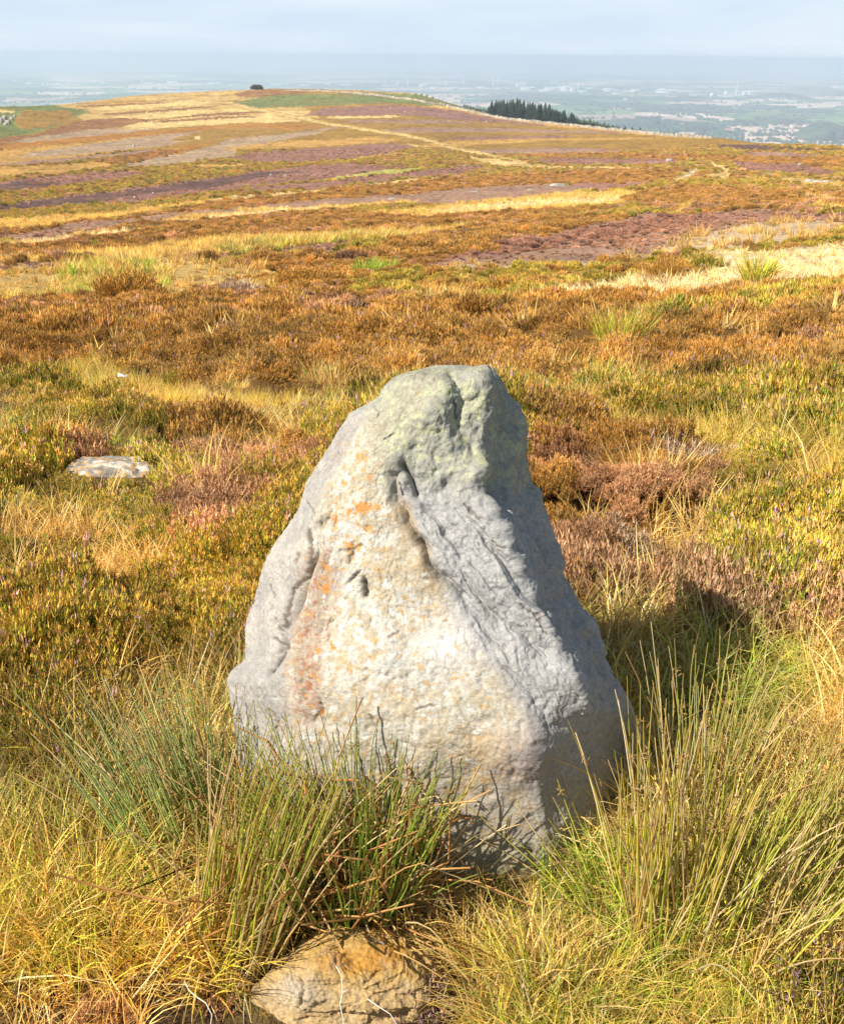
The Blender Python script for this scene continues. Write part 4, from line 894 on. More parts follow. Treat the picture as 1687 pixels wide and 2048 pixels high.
def rush(px, py, label, n=200, L=.6, base_r=.1, lean=.0, d=(0, 0), fan=.35, leanv=.08, droop=.1, green=RG, dead=RB, nd=.45, w=.0062, heads=.25, broken=0, tipcol=(.55, .36, .13)):
    n = int(n * .62); broken = int(broken * .6); x, y, z = ground_at(px, py); root = empty('rush_clump', (x, y, z))
    tag(root, label, 'rushes', 'clumps of rushes round the standing stone')
    P = curve_pts(n, base_r, L, lean, leanv, d[0], d[1], droop, fan=fan)
    V, F, C = gen_stems(rng, P, w * rng.uniform(.8, 1.2, n), w * .3, pick(green, n), np.array([tipcol]) * rng.uniform(.7, 1.2, (n, 1)) * .6 + pick(green, n) * .4)
    link('green_stems', mesh_np('green_stems', V, F, C, M_G), root)
    m = int(n * nd); Q_ = curve_pts(m, base_r * 1.1, L * .95, lean, leanv * 2.2, d[0], d[1], droop * 2, fan=fan * 1.3)
    V, F, C = gen_stems(rng, Q_, w * .95, w * .35, pick(dead, m), pick(dead, m))
    parts = [(V, F, C)]
    if broken:
        b = broken; a = rng.uniform(0, 2 * pi, b); r0 = base_r * 1.3 * np.sqrt(rng.uniform(0, 1, b)); s = np.stack([r0 * np.cos(a), r0 * np.sin(a), rng.uniform(0, L * .35, b)], -1)
        dv = unit(rng.normal(size=(b, 3)) * np.array([1, 1, .8]) + np.array([0, 0, .5])); ln = rng.uniform(.06, .22, b)[:, None]
        mid = s + dv * ln; e = mid + unit(dv + rng.normal(0, .8, (b, 3))) * ln * .6
        parts.append(gen_stems(rng, np.stack([s, mid, e], 1), w, w * .7, pick(RO + RB[:2], b), pick(RO + RB[:1], b)))
    link('dead_stems', tri_mesh('dead_stems', parts, M_G), root)
    if heads:
        hn = int(n * heads); ids = rng.choice(n, hn, replace=False); pp = P[ids, -2]
        k = 7; c = np.repeat(pp, k, 0) + rng.normal(0, .006, (hn * k, 3)); dd = unit(rng.normal(size=(hn * k, 3))); e = c + dd * .012
        V, F, C = gen_stems(rng, np.stack([c, e], 1), .004, .0015, pick([(.42, .24, .09), (.55, .35, .14)], hn * k), pick([(.5, .3, .12)], hn * k))
        tag(link('seed_heads', mesh_np('seed_heads', V, F, C, M_G), root), kind='stuff')
    return root
rush(375, 1720, 'grey green rush clump fanning out left of the standing stone', 210, .42, .12, .42, (-.8, .5), fan=.14, leanv=.07, green=RGG, nd=.3, tipcol=(.5, .45, .25), heads=.2)
rush(432, 1660, 'slim green rushes tight against the left edge of the standing stone', 120, .40, .07, .12, (-.4, .3), fan=.3, green=RGG + RG[:2], nd=.3)
rush(470, 1900, 'tall brown and green rush clump left of the sandstone boulder', 110, .52, .09, .26, (.8, .5), fan=.08, leanv=.06, droop=.1, nd=1.0, broken=20, heads=.1)
rush(705, 1795, 'dense dark green rush clump with orange broken stems before the stone', 380, .44, .13, .06, (-.1, .3), fan=.30, leanv=.09, droop=.16, green=[(.38, .60, .07), (.30, .52, .06), (.56, .68, .09)], nd=.3, broken=330, heads=.12)
rush(560, 1785, 'mixed straw and green rushes between the dark clump and the left clump', 50, .36, .08, .2, (.3, .3), fan=.35, leanv=.1, droop=.15, nd=.8, broken=90, heads=.1)
rush(1330, 1880, 'upright yellow green rushes with brown tips right of the stone', 95, .60, .095, .08, (.2, .5), fan=.14, leanv=.09, droop=.12, green=[(.74, .70, .10), (.56, .60, .08), (.82, .66, .14)], nd=.8, w=.0068, heads=.5, tipcol=(.5, .27, .09))
rush(1225, 1850, 'short sparse rushes with orange tips leaning over the shaded stone foot', 34, .36, .05, .35, (-.6, .2), fan=.5, leanv=.1, droop=.1, nd=.7, w=.006, heads=.3, tipcol=(.6, .25, .07))
rush(1510, 1890, 'broad sunlit rush clump leaning to the right edge', 150, .46, .15, .40, (.9, .4), fan=.14, leanv=.10, droop=.12, green=[(.74, .68, .10), (.60, .62, .09), (.46, .52, .06)], nd=.8, w=.0065)
rush(1640, 1740, 'darker rush clump at the right edge behind the broad sunlit one', 110, .36, .12, .36, (.8, .2), fan=.15, leanv=.1, green=RG, nd=.7)
rush(1390, 1650, 'rushes with pale tips standing behind the upright clump right of the stone', 110, .50, .09, .1, (.1, .3), fan=.3, leanv=.07, nd=.8, green=[(.62, .62, .13), (.50, .56, .11)], tipcol=(.7, .5, .22))

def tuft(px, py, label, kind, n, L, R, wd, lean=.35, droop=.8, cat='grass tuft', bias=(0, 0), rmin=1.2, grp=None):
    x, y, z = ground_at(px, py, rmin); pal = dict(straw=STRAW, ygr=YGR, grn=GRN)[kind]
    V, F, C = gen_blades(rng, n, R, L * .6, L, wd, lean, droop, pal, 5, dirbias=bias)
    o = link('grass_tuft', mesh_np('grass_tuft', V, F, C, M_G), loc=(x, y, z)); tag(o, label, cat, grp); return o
tuft(733, 549, 'round bright green tuft in the valley, left one of two', 'grn', 260, 1.1, .45, .05, .5, .5, grp='green tufts in the valley')
tuft(766, 545, 'round bright green tuft in the valley, right one of two', 'grn', 260, 1.1, .40, .05, .5, .5, grp='green tufts in the valley')
tuft(1238, 705, 'tall yellow green grass tuft rising from heather behind the stone on the right', 'ygr', 420, .62, .28, .012, .3, .5)
tuft(1510, 578, 'small green tuft standing in the bleached white grass', 'ygr', 160, 1.0, .30, .05)
tuft(1300, 1020, 'pale spiky grass tuft among pink grey heather right of the stone', 'straw', 300, .42, .12, .006, .5, .5)
tuft(1150, 1790, 'fresh bright green grass arching at the right foot of the stone', 'grn', 260, .16, .08, .004, .7, 1.0, bias=(.5, -.3))
tuft(1010, 1850, 'fine flattened green grass in front of the standing stone', 'ygr', 300, .10, .14, .004, 1.0, 1.1, bias=(.6, -.2))
tuft(1240, 1800, 'bright green grass between the stone and the upright rushes', 'grn', 260, .20, .08, .004, .6, 1.0)
tuft(1130, 2040, 'domed pale tussock of fine grass at the bottom of the photo', 'ygr', 700, .24, .12, .0028, .7, 1.2)
tuft(640, 1700, 'long straw blades sweeping across the lower left of the stone', 'straw', 60, .46, .14, .004, .5, .7, bias=(.3, .2))
tuft(150, 1800, 'yellow green tussock near the left edge in front of the rushes', 'ygr', 700, .34, .16, .003, .7, 1.1)

def bush(px, py, label, kind, R, H, n, leaf, nl=14, lilac=.03, rmin=1.2):
    x, y, z = ground_at(px, py, rmin)
    o = link('heather_bush', heather_mesh('heather_bush', rng, kind, n, R, H, M_H, leaf=leaf, nl=nl, lilac=lilac), loc=(x, y, z - .02)); tag(o, label, 'heather bush'); return o
bush(1195, 1125, 'low pink grey dead heather mound right of the stone', 'grey', .22, .22, 700, .012)
bush(1340, 965, 'wide pink grey heather mound below the right hand track', 'grey', .45, .24, 1100, .018, 12)
bush(1520, 1035, 'long grey pink heather mound above green heather near the right edge', 'grey', .34, .22, 800, .015)
bush(1510, 1225, 'dark red brown heather bush with bare twigs near the right edge', 'brown', .24, .22, 700, .010)
bush(258, 603, 'dark round heather bush at the edge of the tall straw grass', 'brown', 1.2, 1.0, 700, .08, 10)
bush(475, 592, 'pinkish heather bush at the bend of the valley path', 'grey', .9, .7, 500, .08, 10)
bush(1665, 2050, 'heather bush with small pink flowers in the bottom right corner', 'green', .16, .20, 520, .008, 22, .22)
bush(1560, 2090, 'low green heather at the bottom right beside the pink flowered bush', 'green', .14, .10, 300, .008, 20, .2)
bush(838, 2015, 'short heather sprigs with pink tips at the right end of the boulder', 'grey', .07, .10, 130, .007, 20, .35)
bush(110, 1500, 'dark shaded heather bush above the grass at the left edge', 'green', .30, .26, 900, .011, 16)

bush(600, 576, 'heather bush added for dark gully shade on the bank above the grassy valley path', 'brown', 1.1, .8, 500, .07, 10)  # bushes from here on are added to give the gullies' dark shadow lines
bush(655, 571, 'heather bush added for gully shade, right end of the bank above the valley path', 'brown', .9, .7, 450, .07, 10)
bush(1345, 556, 'heather bush added for gully shade above the bleached white grass, left one', 'brown', .9, .8, 500, .06, 10)
bush(1405, 540, 'heather bush added for gully shade above the bleached white grass, right one', 'green', .9, .8, 500, .06, 10)
bush(955, 503, 'rusty heather bush added for gully shade on the ditch line left of burnt ground', 'brown', 1.5, 1.0, 500, .09, 10)
bush(1005, 594, 'red brown heather bush added for gully shade above the tip of the bleached grass', 'brown', .8, .6, 450, .06, 10)
# dry twigs and the white scrap
def twig(pts, y0, y1, w, label, side=()):
    P = [at_depth(a, b, y0 + (y1 - y0) * i / (len(pts) - 1)) for i, (a, b) in enumerate(pts)]; P = np.array(P); o0 = P[-1].copy()
    parts = [gen_stems(rng, (P - o0)[None], w, w * .45, [(.74, .68, .56)], [(.80, .74, .62)])]
    for sp in side:
        S = np.array([at_depth(a, b, y0 + .002) for a, b in sp]); parts.append(gen_stems(rng, (S - o0)[None], w * .6, w * .3, [(.7, .62, .5)], [(.74, .66, .54)]))
    o = link('dead_twig', tri_mesh('dead_twig', parts, M_TW), loc=tuple(o0)); tag(o, label, 'twig', 'bleached heather twigs'); return o
twig([(672, 1932), (683, 1950), (685, 1985), (680, 2008), (690, 2060)], 1.50, 1.46, .0035, 'white bare twig standing up in front of the sandstone boulder', [[(685, 1985), (695, 1980)], [(672, 1932), (668, 1926)]])
twig([(370, 1964), (378, 1980), (392, 1993), (412, 2006), (424, 2030), (420, 2060)], 1.60, 1.50, .004, 'white curved twig left of the sandstone boulder', [[(378, 1980), (372, 1972)]])
twig([(735, 1998), (752, 2010), (780, 2028), (800, 2060)], 1.50, 1.46, .0035, 'white slanting twig right of the upright one before the boulder')
twig([(118, 2006), (150, 2000), (176, 1990)], 1.60, 1.62, .0045, 'pale broken twig lying in the bottom left corner', [[(150, 2000), (140, 2012)], [(160, 1995), (172, 2006)]])
twig([(232, 1735), (226, 1712), (238, 1690), (256, 1678), (250, 1650)], 1.98, 2.0, .004, 'twisted tan stem in the grass left of the grey green rushes')
x, y, z = ground_at(246, 772); A_ = Acc()
A_.add(np.array([(-.09, 0, .0), (-.02, -.03, .03), (.0, .04, .05), (-.08, .05, .06), (.02, -.02, .02), (.10, 0, .01), (.09, .05, .05), (.03, .05, .02)]) * .6, [(0, 1, 2, 3), (1, 4, 7, 2), (4, 5, 6, 7)], (.85, .85, .85))
me = A_.mesh('paper_scrap', M_TW); o = link('paper_scrap', me, loc=(x, y, z + .12)); sol = o.modifiers.new('thickness', 'SOLIDIFY'); sol.thickness = .003
tag(o, 'small crumpled white scrap on bright grass beside the left track', 'litter')

# stones lying on the moor
def stone_at(px, py, wpx, hpx, label, seed, name='moor_stone', base=(.58, .54, .47), dz=0.0, grp='pale stones scattered over the moor', amp=.25, lich=True):
    x, y, z = ground_at(px, py); r = math.hypot(x, y); s = r / FPX / cos(atan2(x, y)) 
    me = rock_mesh(name, (wpx * s, wpx * s * .7, hpx * s * 2.0), seed, base=base, amp=amp, lich=lich)
    o = link(name, me, loc=(x, y, z + dz)); o.rotation_euler = (0, 0, float(rng.uniform(-.4, .4))); tag(o, label, 'stone' if name == 'moor_stone' else 'boulder', grp); return o
x, y, z = FBX, FBY, FBZ; sb = link('flat_boulder', rock_mesh('flat_boulder', (.48, .30, .34), 61, 90, 44, (.27, .25, .22), True, amp=.16), loc=(x, y, z - .03))
sb.rotation_euler = (.06, .05, .15); tag(sb, 'flat grey boulder with orange and white lichen lying in the heather on the left', 'boulder')
SL = [(784, 400, 16, 4, 'pale flat stone in the purple strip left of the long straw strip'), (928, 358, 7, 3, 'small white stone alone on the brown heather strip in the middle'),
      (1090, 357, 9, 5, 'white stone on the brown strip, left of a close pair'), (1101, 357, 7, 4, 'white stone on the brown strip, right of a close pair'),
      (1115, 373, 30, 6, 'large flat pale slab at the top edge of the burnt strip below the pair'), (1060, 380, 12, 3, 'thin pale stone left of the large flat slab'), (1030, 382, 8, 3, 'small pale stone furthest left of the slab group'),
      (948, 386, 18, 4, 'low pale stone in the burnt strip above the straw field'), (1337, 323, 12, 5, 'grey stone at the end of the purple strip above the forked track'), (1381, 321, 4, 4, 'tiny upright stone just above the forked track'),
      (1547, 328, 7, 4, 'small pale stone above the right purple patch'), (1598, 333, 7, 5, 'small grey stone on the upper rim of the right purple patch'), (1541, 355, 22, 5, 'long white stone below the right purple patch'),
      (1588, 378, 11, 3, 'flat pale stone below the right rock outcrop'), (1412, 385, 6, 4, 'white stone right of the straw field end'), (1571, 396, 9, 5, 'white stone on the thin dark strip at the right'),
      (1317, 364, 6, 3, 'small white stone left of the forked track foot'), (1255, 365, 8, 3, 'small pale stone at the edge of the brown strip mid right'), (972, 247, 4, 4, 'tiny white stone on the hill below the pine wood left end'),
      (969, 334, 5, 3, 'tiny white stone at the right of the mid hill purple wedge'), (929, 334, 6, 3, 'tiny white stone at the left of the mid hill purple wedge'), (542, 353, 4, 4, 'small white stone in the long purple band, left one'), (571, 353, 5, 4, 'small white stone in the long purple band, right one'),
      (782, 218, 4, 3, 'tiny white stone high on the hill in the purple patch'), (810, 226, 4, 3, 'tiny pale stone high on the hill just below its neighbour'), (268, 293, 4, 4, 'white stone on the lilac strip high on the left'), (284, 292, 3, 3, 'white dot of a stone right beside another high on the left'),
      (270, 398, 6, 5, 'pale stone at the lower edge of the big purple band on the left'), (307, 392, 5, 4, 'pale stone next right along the big purple band edge')]
for i, (a, b, w, h, lb) in enumerate(SL): stone_at(a, b, w * 1.0, h * 1.0, lb, 100 + i, base=(.40, .36, .30), lich=False)
def outcrop(label, items, seed):
    x, y, z = ground_at(items[0][0], items[0][1]); root = empty('rock_outcrop', (x, y, z)); tag(root, label, 'rocks')
    for i, (a, b, w, h) in enumerate(items):
        X_, Y_, Z_ = ground_at(a, b); s = math.hypot(X_, Y_) / FPX
        o = link('rock', rock_mesh('rock', (w * s, w * s, h * s * 1.6), seed + i, 14, 8, (.42, .39, .33), False, amp=.3), root); o.location = (X_ - x, Y_ - y, Z_ - z)
outcrop('grey rock outcrop breaking the green slope at the far left', [(3, 246, 9, 11), (10, 240, 8, 9), (17, 248, 9, 9), (24, 240, 7, 7), (30, 236, 5, 6), (-6, 244, 10, 12), (12, 250, 7, 6)], 300)
outcrop('grey rock outcrop in the straw grass near the right edge of the hill', [(1617, 366, 16, 7), (1636, 367, 20, 4), (1650, 367, 12, 5), (1663, 370, 16, 3)], 320)
outcrop('dark rocks along the hill crest above the green bracken', [(840, 190, 9, 4), (850, 192, 8, 4), (862, 194, 9, 3), (828, 188, 8, 2), (805, 187, 6, 3)], 340)

# dry stone walls
def wall(pts, label, h=1.2):
    P = []
    for (a, b) in pts:
        d = ray(a, b); az = atan2(d[0], d[1]); rc = float(np.interp(az, AZ, RC)); te = d[2] / math.hypot(d[0], d[1])
        r = np.linspace(rc * .5, rc - 3, 600); x = r * sin(az); y = r * cos(az); tg = (base_z(x, y) - CAMZ) / r
        k = int(np.argmin(np.abs(tg - te))); P.append((x[k], y[k]))
    P = np.array(P); acc = Acc(); o0 = None
    box = np.array([(-.5, -.5, 0), (.5, -.5, 0), (.5, .5, 0), (-.5, .5, 0), (-.45, -.35, 1), (.45, -.35, 1), (.45, .35, 1), (-.45, .35, 1)]); bf = np.array([(0, 1, 5, 4), (1, 2, 6, 5), (2, 3, 7, 6), (3, 0, 4, 7), (4, 5, 6, 7)])
    for (x0, y0), (x1, y1) in zip(P[:-1], P[1:]):
        L = math.hypot(x1 - x0, y1 - y0); n = max(1, int(L / 1.6)); an = atan2(y1 - y0, x1 - x0)
        for i in range(n):
            t = (i + .5) / n; x = x0 + (x1 - x0) * t; y = y0 + (y1 - y0) * t; z = float(gz(x, y)[0])
            if o0 is None: o0 = np.array((x, y, z))
            b = box * np.array([L / n * 1.12, .7, h * rng.uniform(.7, 1.25) + .3]); c, s = cos(an), sin(an)
            b = np.stack([b[:, 0] * c - b[:, 1] * s + x, b[:, 0] * s + b[:, 1] * c + y, b[:, 2] + z - .3], -1) - o0
            acc.add(b, bf, np.array((.36, .31, .23)) * rng.uniform(.6, 1.2))
    o = link('dry_stone_wall', acc.mesh('dry_stone_wall', M_ROCK), loc=tuple(o0)); tag(o, label, 'wall')
wall([(570, 182), (640, 183.5), (700, 187), (750, 191), (800, 198), (850, 206), (890, 211)], 'old pale stone wall curving over the green bracken on the hilltop')
wall([(890, 213), (930, 222), (970, 231), (1010, 238.5), (1060, 244), (1100, 248), (1160, 254.5), (1240, 262.5), (1300, 269), (1360, 273.5), (1424, 279)], 'long pale stone wall running down the ridge before the pine wood')

# ------------------------------------------------------------------ trees
def tree_mesh_conifer(seed, bushy=False):
    g = np.random.default_rng(seed); acc = Acc(); tiers = 16 if not bushy else 11
    for i in range(tiers):
        t = i / (tiers - 1); zt = .08 + .90 * t; R_ = (.23 if not bushy else .34) * (1 - t) ** .8 + .012; m = 9
        if bushy: R_ *= 1 - .35 * abs(t - .3)
        for k in range(m):
            a = 2 * pi * (k + g.uniform(-.4, .4)) / m + i; Rk = R_ * g.uniform(.6, 1.25); dz = g.uniform(.02, .06); w = R_ * .42 + .012
            c, s = cos(a), sin(a); top = np.array([0, 0, zt + .045]); tip = np.array([c * Rk, s * Rk, zt - dz + (.03 if bushy else 0)])
            l = np.array([c * Rk * .5 - s * w, s * Rk * .5 + c * w, zt - dz * .4]); r_ = np.array([c * Rk * .5 + s * w, s * Rk * .5 - c * w, zt - dz * .4])
            sh = g.uniform(.6, 1.3); base = np.array((.035, .07, .045)) if not bushy else np.array((.06, .09, .03))
            acc.add([top, l, tip, r_], [(0, 1, 2, 3)], base * sh)
    return acc.mesh('crown', M_H)
CM = [tree_mesh_conifer(900 + i) for i in range(5)]; BM = [tree_mesh_conifer(950 + i, True) for i in range(4)]
tr = Acc(); a6 = np.arange(6) * pi / 3
tr.add(np.concatenate([np.stack([np.cos(a6) * .022, np.sin(a6) * .022, np.zeros(6) - .05], -1), np.stack([np.cos(a6) * .006, np.sin(a6) * .006, np.ones(6) * .9], -1)]), [(i, (i + 1) % 6, 6 + (i + 1) % 6, 6 + i) for i in range(6)], (.12, .08, .05))
TM = tr.mesh('trunk', M_TW)
TOP = np.array([(900, 206), (925, 213), (945, 213), (965, 214), (978, 211), (983, 200), (1000, 197), (1015, 202), (1030, 196), (1042, 195), (1052, 204), (1064, 203), (1078, 208), (1090, 205), (1104, 210), (1118, 219), (1130, 218), (1140, 222), (1150, 230), (1165, 236), (1180, 236), (1196, 243), (1210, 243), (1222, 248), (1240, 256), (1265, 263), (1280, 266)], float)
specs = []
for i in range(84): specs.append((976 + 172 * (i + rng.uniform(.1, .9)) / 84, rng.uniform(8, 70), 0, rng.choice([0, 0, 3, 7, 12, 16])))
for i in range(24): specs.append((1140 + 96 * (i + rng.uniform(.1, .9)) / 24, rng.uniform(4, 30), 1, rng.choice([0, 1, 3])))
for i in range(14): specs.append((925 + 56 * (i + rng.uniform(.1, .9)) / 14, rng.uniform(4, 25), 1, rng.choice([0, 1, 2])))
specs += [(1249, 6, 1, 0), (1263, 6, 1, 0), (1279, 6, 1, 0)]
for k, (a, over, kind, low) in enumerate(specs):
    toprow = float(np.interp(a, TOP[:, 0], TOP[:, 1])) + low
    d = ray(a, toprow); az = atan2(d[0], d[1]); rc = float(np.interp(az, AZ, RC)); r = rc + over; x = r * sin(az); y = r * cos(az); z = float(base_z(np.array([x]), np.array([y]))[0])
    zt = CAMZ + r * d[2] / math.hypot(d[0], d[1]); h = max(zt - z, 2.5)
    root = empty('pine_tree' if kind else 'spruce_tree', (x, y, z), float(rng.uniform(0, 6.28)))
    sw = float(rng.uniform(1.0, 1.6)) * (1.0 if h > 9 else 1.35)
    if kind == 0: tag(root, ('tall pointed' if low < 4 else 'shorter, partly hidden') + ' dark spruce ' + ('at the left edge of the plantation' if a < 1012 else 'under the highest tops left of the middle of the plantation' if a < 1060 else 'just right of the middle of the plantation' if a < 1106 else 'towards the right end of the plantation'), 'tree', 'dark spruces of the hill plantation')
    elif a > 1245: tag(root, {1249: 'first little pine standing apart beyond the right end of the wood', 1263: 'middle little pine standing apart beyond the wood', 1279: 'last and smallest pine on the ridge beyond the wood'}[int(a)], 'tree')
    elif a > 1100: tag(root, 'low bushy green pine at the right tail of the plantation', 'tree', 'bushy pines at the right end of the plantation')
    else: tag(root, 'low bushy green pine at the left end of the plantation', 'tree', 'bushy pines at the left end of the plantation')
    c = link('crown', CM[k % 5] if kind == 0 else BM[k % 4], root); c.scale = (h * sw, h * sw, h); t = link('trunk', TM, root); t.scale = (h, h, h)
# the lone wind-bent tree on the summit
d = ray(513, 181); az = atan2(d[0], d[1]); rc = float(np.interp(az, AZ, RC)); r = rc - 2; x, y = r * sin(az), r * cos(az); z = float(gz(x, y)[0]); s = r / FPX
root = empty('hawthorn_tree', (x, y, z)); tag(root, 'lone wind bent bushy tree on the summit of the hill', 'tree')
s = s * .75; n = 2600; q = rng.normal(size=(n, 3)); q = unit(q) * rng.uniform(.3, 1, (n, 1)) ** .5; lob = 1 + .35 * noise(q, 2.0, 77)
p = q * lob[:, None] * np.array([16 * s, 10 * s, 6.0 * s]) + np.array([1 * s, 0, 6.0 * s]); p[:, 2] += p[:, 0] * .12 * 0; p[:, 2] = np.maximum(p[:, 2], 1.6 * s + np.abs(p[:, 0]) * .05); p[:, 0] += (p[:, 2] - 4 * s) * .25; p[:, 2] -= np.maximum(p[:, 0] * p[:, 0] / (30 * s) - 2 * s, 0) * .5
e1, e2 = unit(rng.normal(size=(n, 3))), unit(rng.normal(size=(n, 3))); V = np.stack([p, p + e1 * .5, p + e2 * .5], 1).reshape(-1, 3)
link('crown', mesh_np('crown', V, np.arange(3 * n).reshape(-1, 3), np.repeat(pick([(.07, .08, .035), (.05, .06, .03), (.10, .09, .05)], n), 3, 0), M_H), root)
tp = [[(-.5, 0, -.6), (-.2, 0, 1.5), (.8, 0, 3)], [(-.2, 0, 1), (-2, .3, 2.5), (-3.5, .5, 3.4)], [(-.2, 0, 1), (1.8, .4, 2.3), (4, .2, 3.2)]]
link('trunk', mesh_np('trunk', *gen_stems(rng, np.array(tp, float), .6, .2, [(.12, .09, .07)], [(.12, .09, .07)]), M_TW), root)

# ------------------------------------------------------------------ the plain far below, its woods, towns and works
PZ = -252.0
def plain_pt(px, row):
    d = ray(px, row); k = (PZ - CAMZ) / d[2]; return float(d[0] * k), float(d[1] * k)
m, n, l, b, out = mat_base('far_plain')
g = n.new('ShaderNodeNewGeometry'); mp_ = n.new('ShaderNodeMapping'); mp_.inputs['Scale'].default_value = (1 / 420, 1 / 520, 1); mp_.inputs['Rotation'].default_value = (0, 0, .12)
l.new(g.outputs['Position'], mp_.inputs['Vector'])
v1 = n.new('ShaderNodeTexVoronoi'); v1.voronoi_dimensions = '2D'; v1.inputs['Scale'].default_value = 1; l.new(mp_.outputs['Vector'], v1.inputs['Vector'])
sp = n.new('ShaderNodeSeparateColor'); l.new(v1.outputs['Color'], sp.inputs['Color'])
rmp = n.new('ShaderNodeValToRGB'); rmp.color_ramp.interpolation = 'CONSTANT'; e = rmp.color_ramp.elements
e[0].position = 0; e[0].color = (.13, .22, .06, 1); e[1].position = .18; e[1].color = (.20, .32, .10, 1)
for p_, c in ((.40, (.70, .52, .38, 1)), (.58, (.22, .26, .10, 1)), (.70, (.78, .60, .46, 1)), (.82, (.05, .09, .04, 1)), (.92, (.50, .36, .26, 1))): x_ = e.new(p_); x_.color = c
l.new(sp.outputs[0], rmp.inputs['Fac'])
v2 = n.new('ShaderNodeTexVoronoi'); v2.voronoi_dimensions = '2D'; v2.feature = 'DISTANCE_TO_EDGE'; l.new(mp_.outputs['Vector'], v2.inputs['Vector'])
lt = n.new('ShaderNodeMath'); lt.operation = 'LESS_THAN'; lt.inputs[1].default_value = .035; l.new(v2.outputs['Distance'], lt.inputs[0])
mx = n.new('ShaderNodeMix'); mx.data_type = 'RGBA'; mx.inputs['B'].default_value = (.03, .06, .025, 1); l.new(lt.outputs[0], mx.inputs['Factor']); l.new(rmp.outputs['Color'], mx.inputs['A'])
nz = n.new('ShaderNodeTexNoise'); nz.inputs['Scale'].default_value = .00035; nz.inputs['Detail'].default_value = 7; nz.inputs['Roughness'].default_value = .62; l.new(g.outputs['Position'], nz.inputs['Vector'])
w_ = n.new('ShaderNodeMapRange'); w_.inputs['From Min'].default_value = .53; w_.inputs['From Max'].default_value = .56; l.new(nz.outputs['Fac'], w_.inputs['Value'])
m2 = n.new('ShaderNodeMix'); m2.data_type = 'RGBA'; m2.inputs['B'].default_value = (.035, .06, .03, 1); l.new(w_.outputs['Result'], m2.inputs['Factor']); l.new(mx.outputs['Result'], m2.inputs['A']); l.new(m2.outputs['Result'], b.inputs['Base Color'])
b.inputs['Roughness'].default_value = 1; b.inputs['Specular IOR Level'].default_value = 0
ys = np.geomspace(700, 60000, 40) - 0; ys[0] = -900; xs = np.linspace(-1, 1, 25)
X_ = xs[None, :] * (1500 + np.maximum(ys, 0)[:, None] * 1.0); Y_ = np.broadcast_to(ys[:, None], X_.shape)
i = np.arange(39)[:, None] * 25 + np.arange(24)[None]; F = np.stack([i, i + 1, i + 26, i + 25], -1).reshape(-1, 4)
pl = link('far_plain', mesh_np('far_plain', np.stack([X_, Y_, np.full(X_.shape, PZ)], -1), F, None, m)); tag(pl, 'hazy farmland plain far below the moor', 'plain', kind='structure')

rng = np.random.default_rng(55)
ico = []; 
import bmesh
bm = bmesh.new(); bmesh.ops.create_icosphere(bm, subdivisions=1, radius=1); bm.verts.ensure_lookup_table(); IV = np.array([v.co[:] for v in bm.verts]); IF = np.array([[v.index for v in f.verts] for f in bm.faces]); bm.free()
IVn = len(IV)
def blobs(P, S):
    n_ = len(P); V = IV[None] * S[:, None] * rng.uniform(.75, 1.2, (n_, IVn, 1)) + P[:, None]; F_ = (np.arange(n_) * IVn)[:, None, None] + IF[None]
    C = np.repeat(np.array([(.05, .085, .045)]) * rng.uniform(.6, 1.5, (n_, 1)), IVn, 0); return V.reshape(-1, 3), F_.reshape(-1, 3), C
WOODS = [(1645, 272, 44, 7, 26), (1240, 250, 50, 5, 16), (1300, 245, 60, 4, 14), (1390, 258, 70, 4, 14), (1480, 248, 60, 3, 13), (1560, 246, 60, 3, 15), (1640, 250, 30, 3, 12), (1300, 262, 60, 4, 16), (1440, 268, 50, 2.5, 12), (1350, 214, 110, 5, 10), (1250, 210, 60, 4, 10), (1180, 206, 60, 3, 10), (1530, 214, 60, 3, 9), (1620, 222, 60, 3, 9),
         (1450, 222, 60, 2, 9), (1080, 192, 160, 3, 8), (1300, 194, 100, 2, 8), (250, 190, 50, 3, 8), (60, 192, 60, 3, 8), (180, 197, 50, 2, 8), (400, 178, 120, 1.5, 7), (980, 200, 60, 2, 8), (1250, 272, 40, 2, 12), (1060, 215, 40, 2, 10)]
Pw, Sw = [], []
for (a, r0, hw, hr, hm) in WOODS:
    nn = int(60 + hw * hr * .7)
    for _ in range(nn):
        u, v = rng.uniform(-1, 1, 2)
        if u * u + v * v > 1 + .25 * rng.normal(): continue
        x, y = plain_pt(a + u * hw, r0 + v * hr + 2); q = math.hypot(x, y) / 4500; s = rng.uniform(.7, 1.3) * hm * (1 - .45 * abs(u)); Pw.append((x, y, PZ + s * .3)); Sw.append((s * 1.4 * max(q, 1), s * 1.4 * max(q, 1), s))
for _ in range(1700):                                   # field trees and hedges
    a = rng.uniform(-200, 1900); r0 = 150 + 150 * rng.uniform(0, 1) ** .8; x, y = plain_pt(a, r0); q = noise(np.array([[x / 900, y / 900, 0]]), 1, 5)[0]
    k = rng.integers(1, 7); an = .12 + rng.choice([0, pi / 2])
    for j in range(k):
        s = rng.uniform(5, 9); Pw.append((x + cos(an) * j * 22, y + sin(an) * j * 22, PZ + s * .4)); Sw.append((s * 1.3, s * 1.3, s))
wo_ = link('distant_woods', mesh_np('distant_woods', *blobs(np.array(Pw), np.array(Sw)), M_TW)); tag(wo_, 'hazy blue woods, hedges and field trees on the plain', 'woodland', kind='stuff')
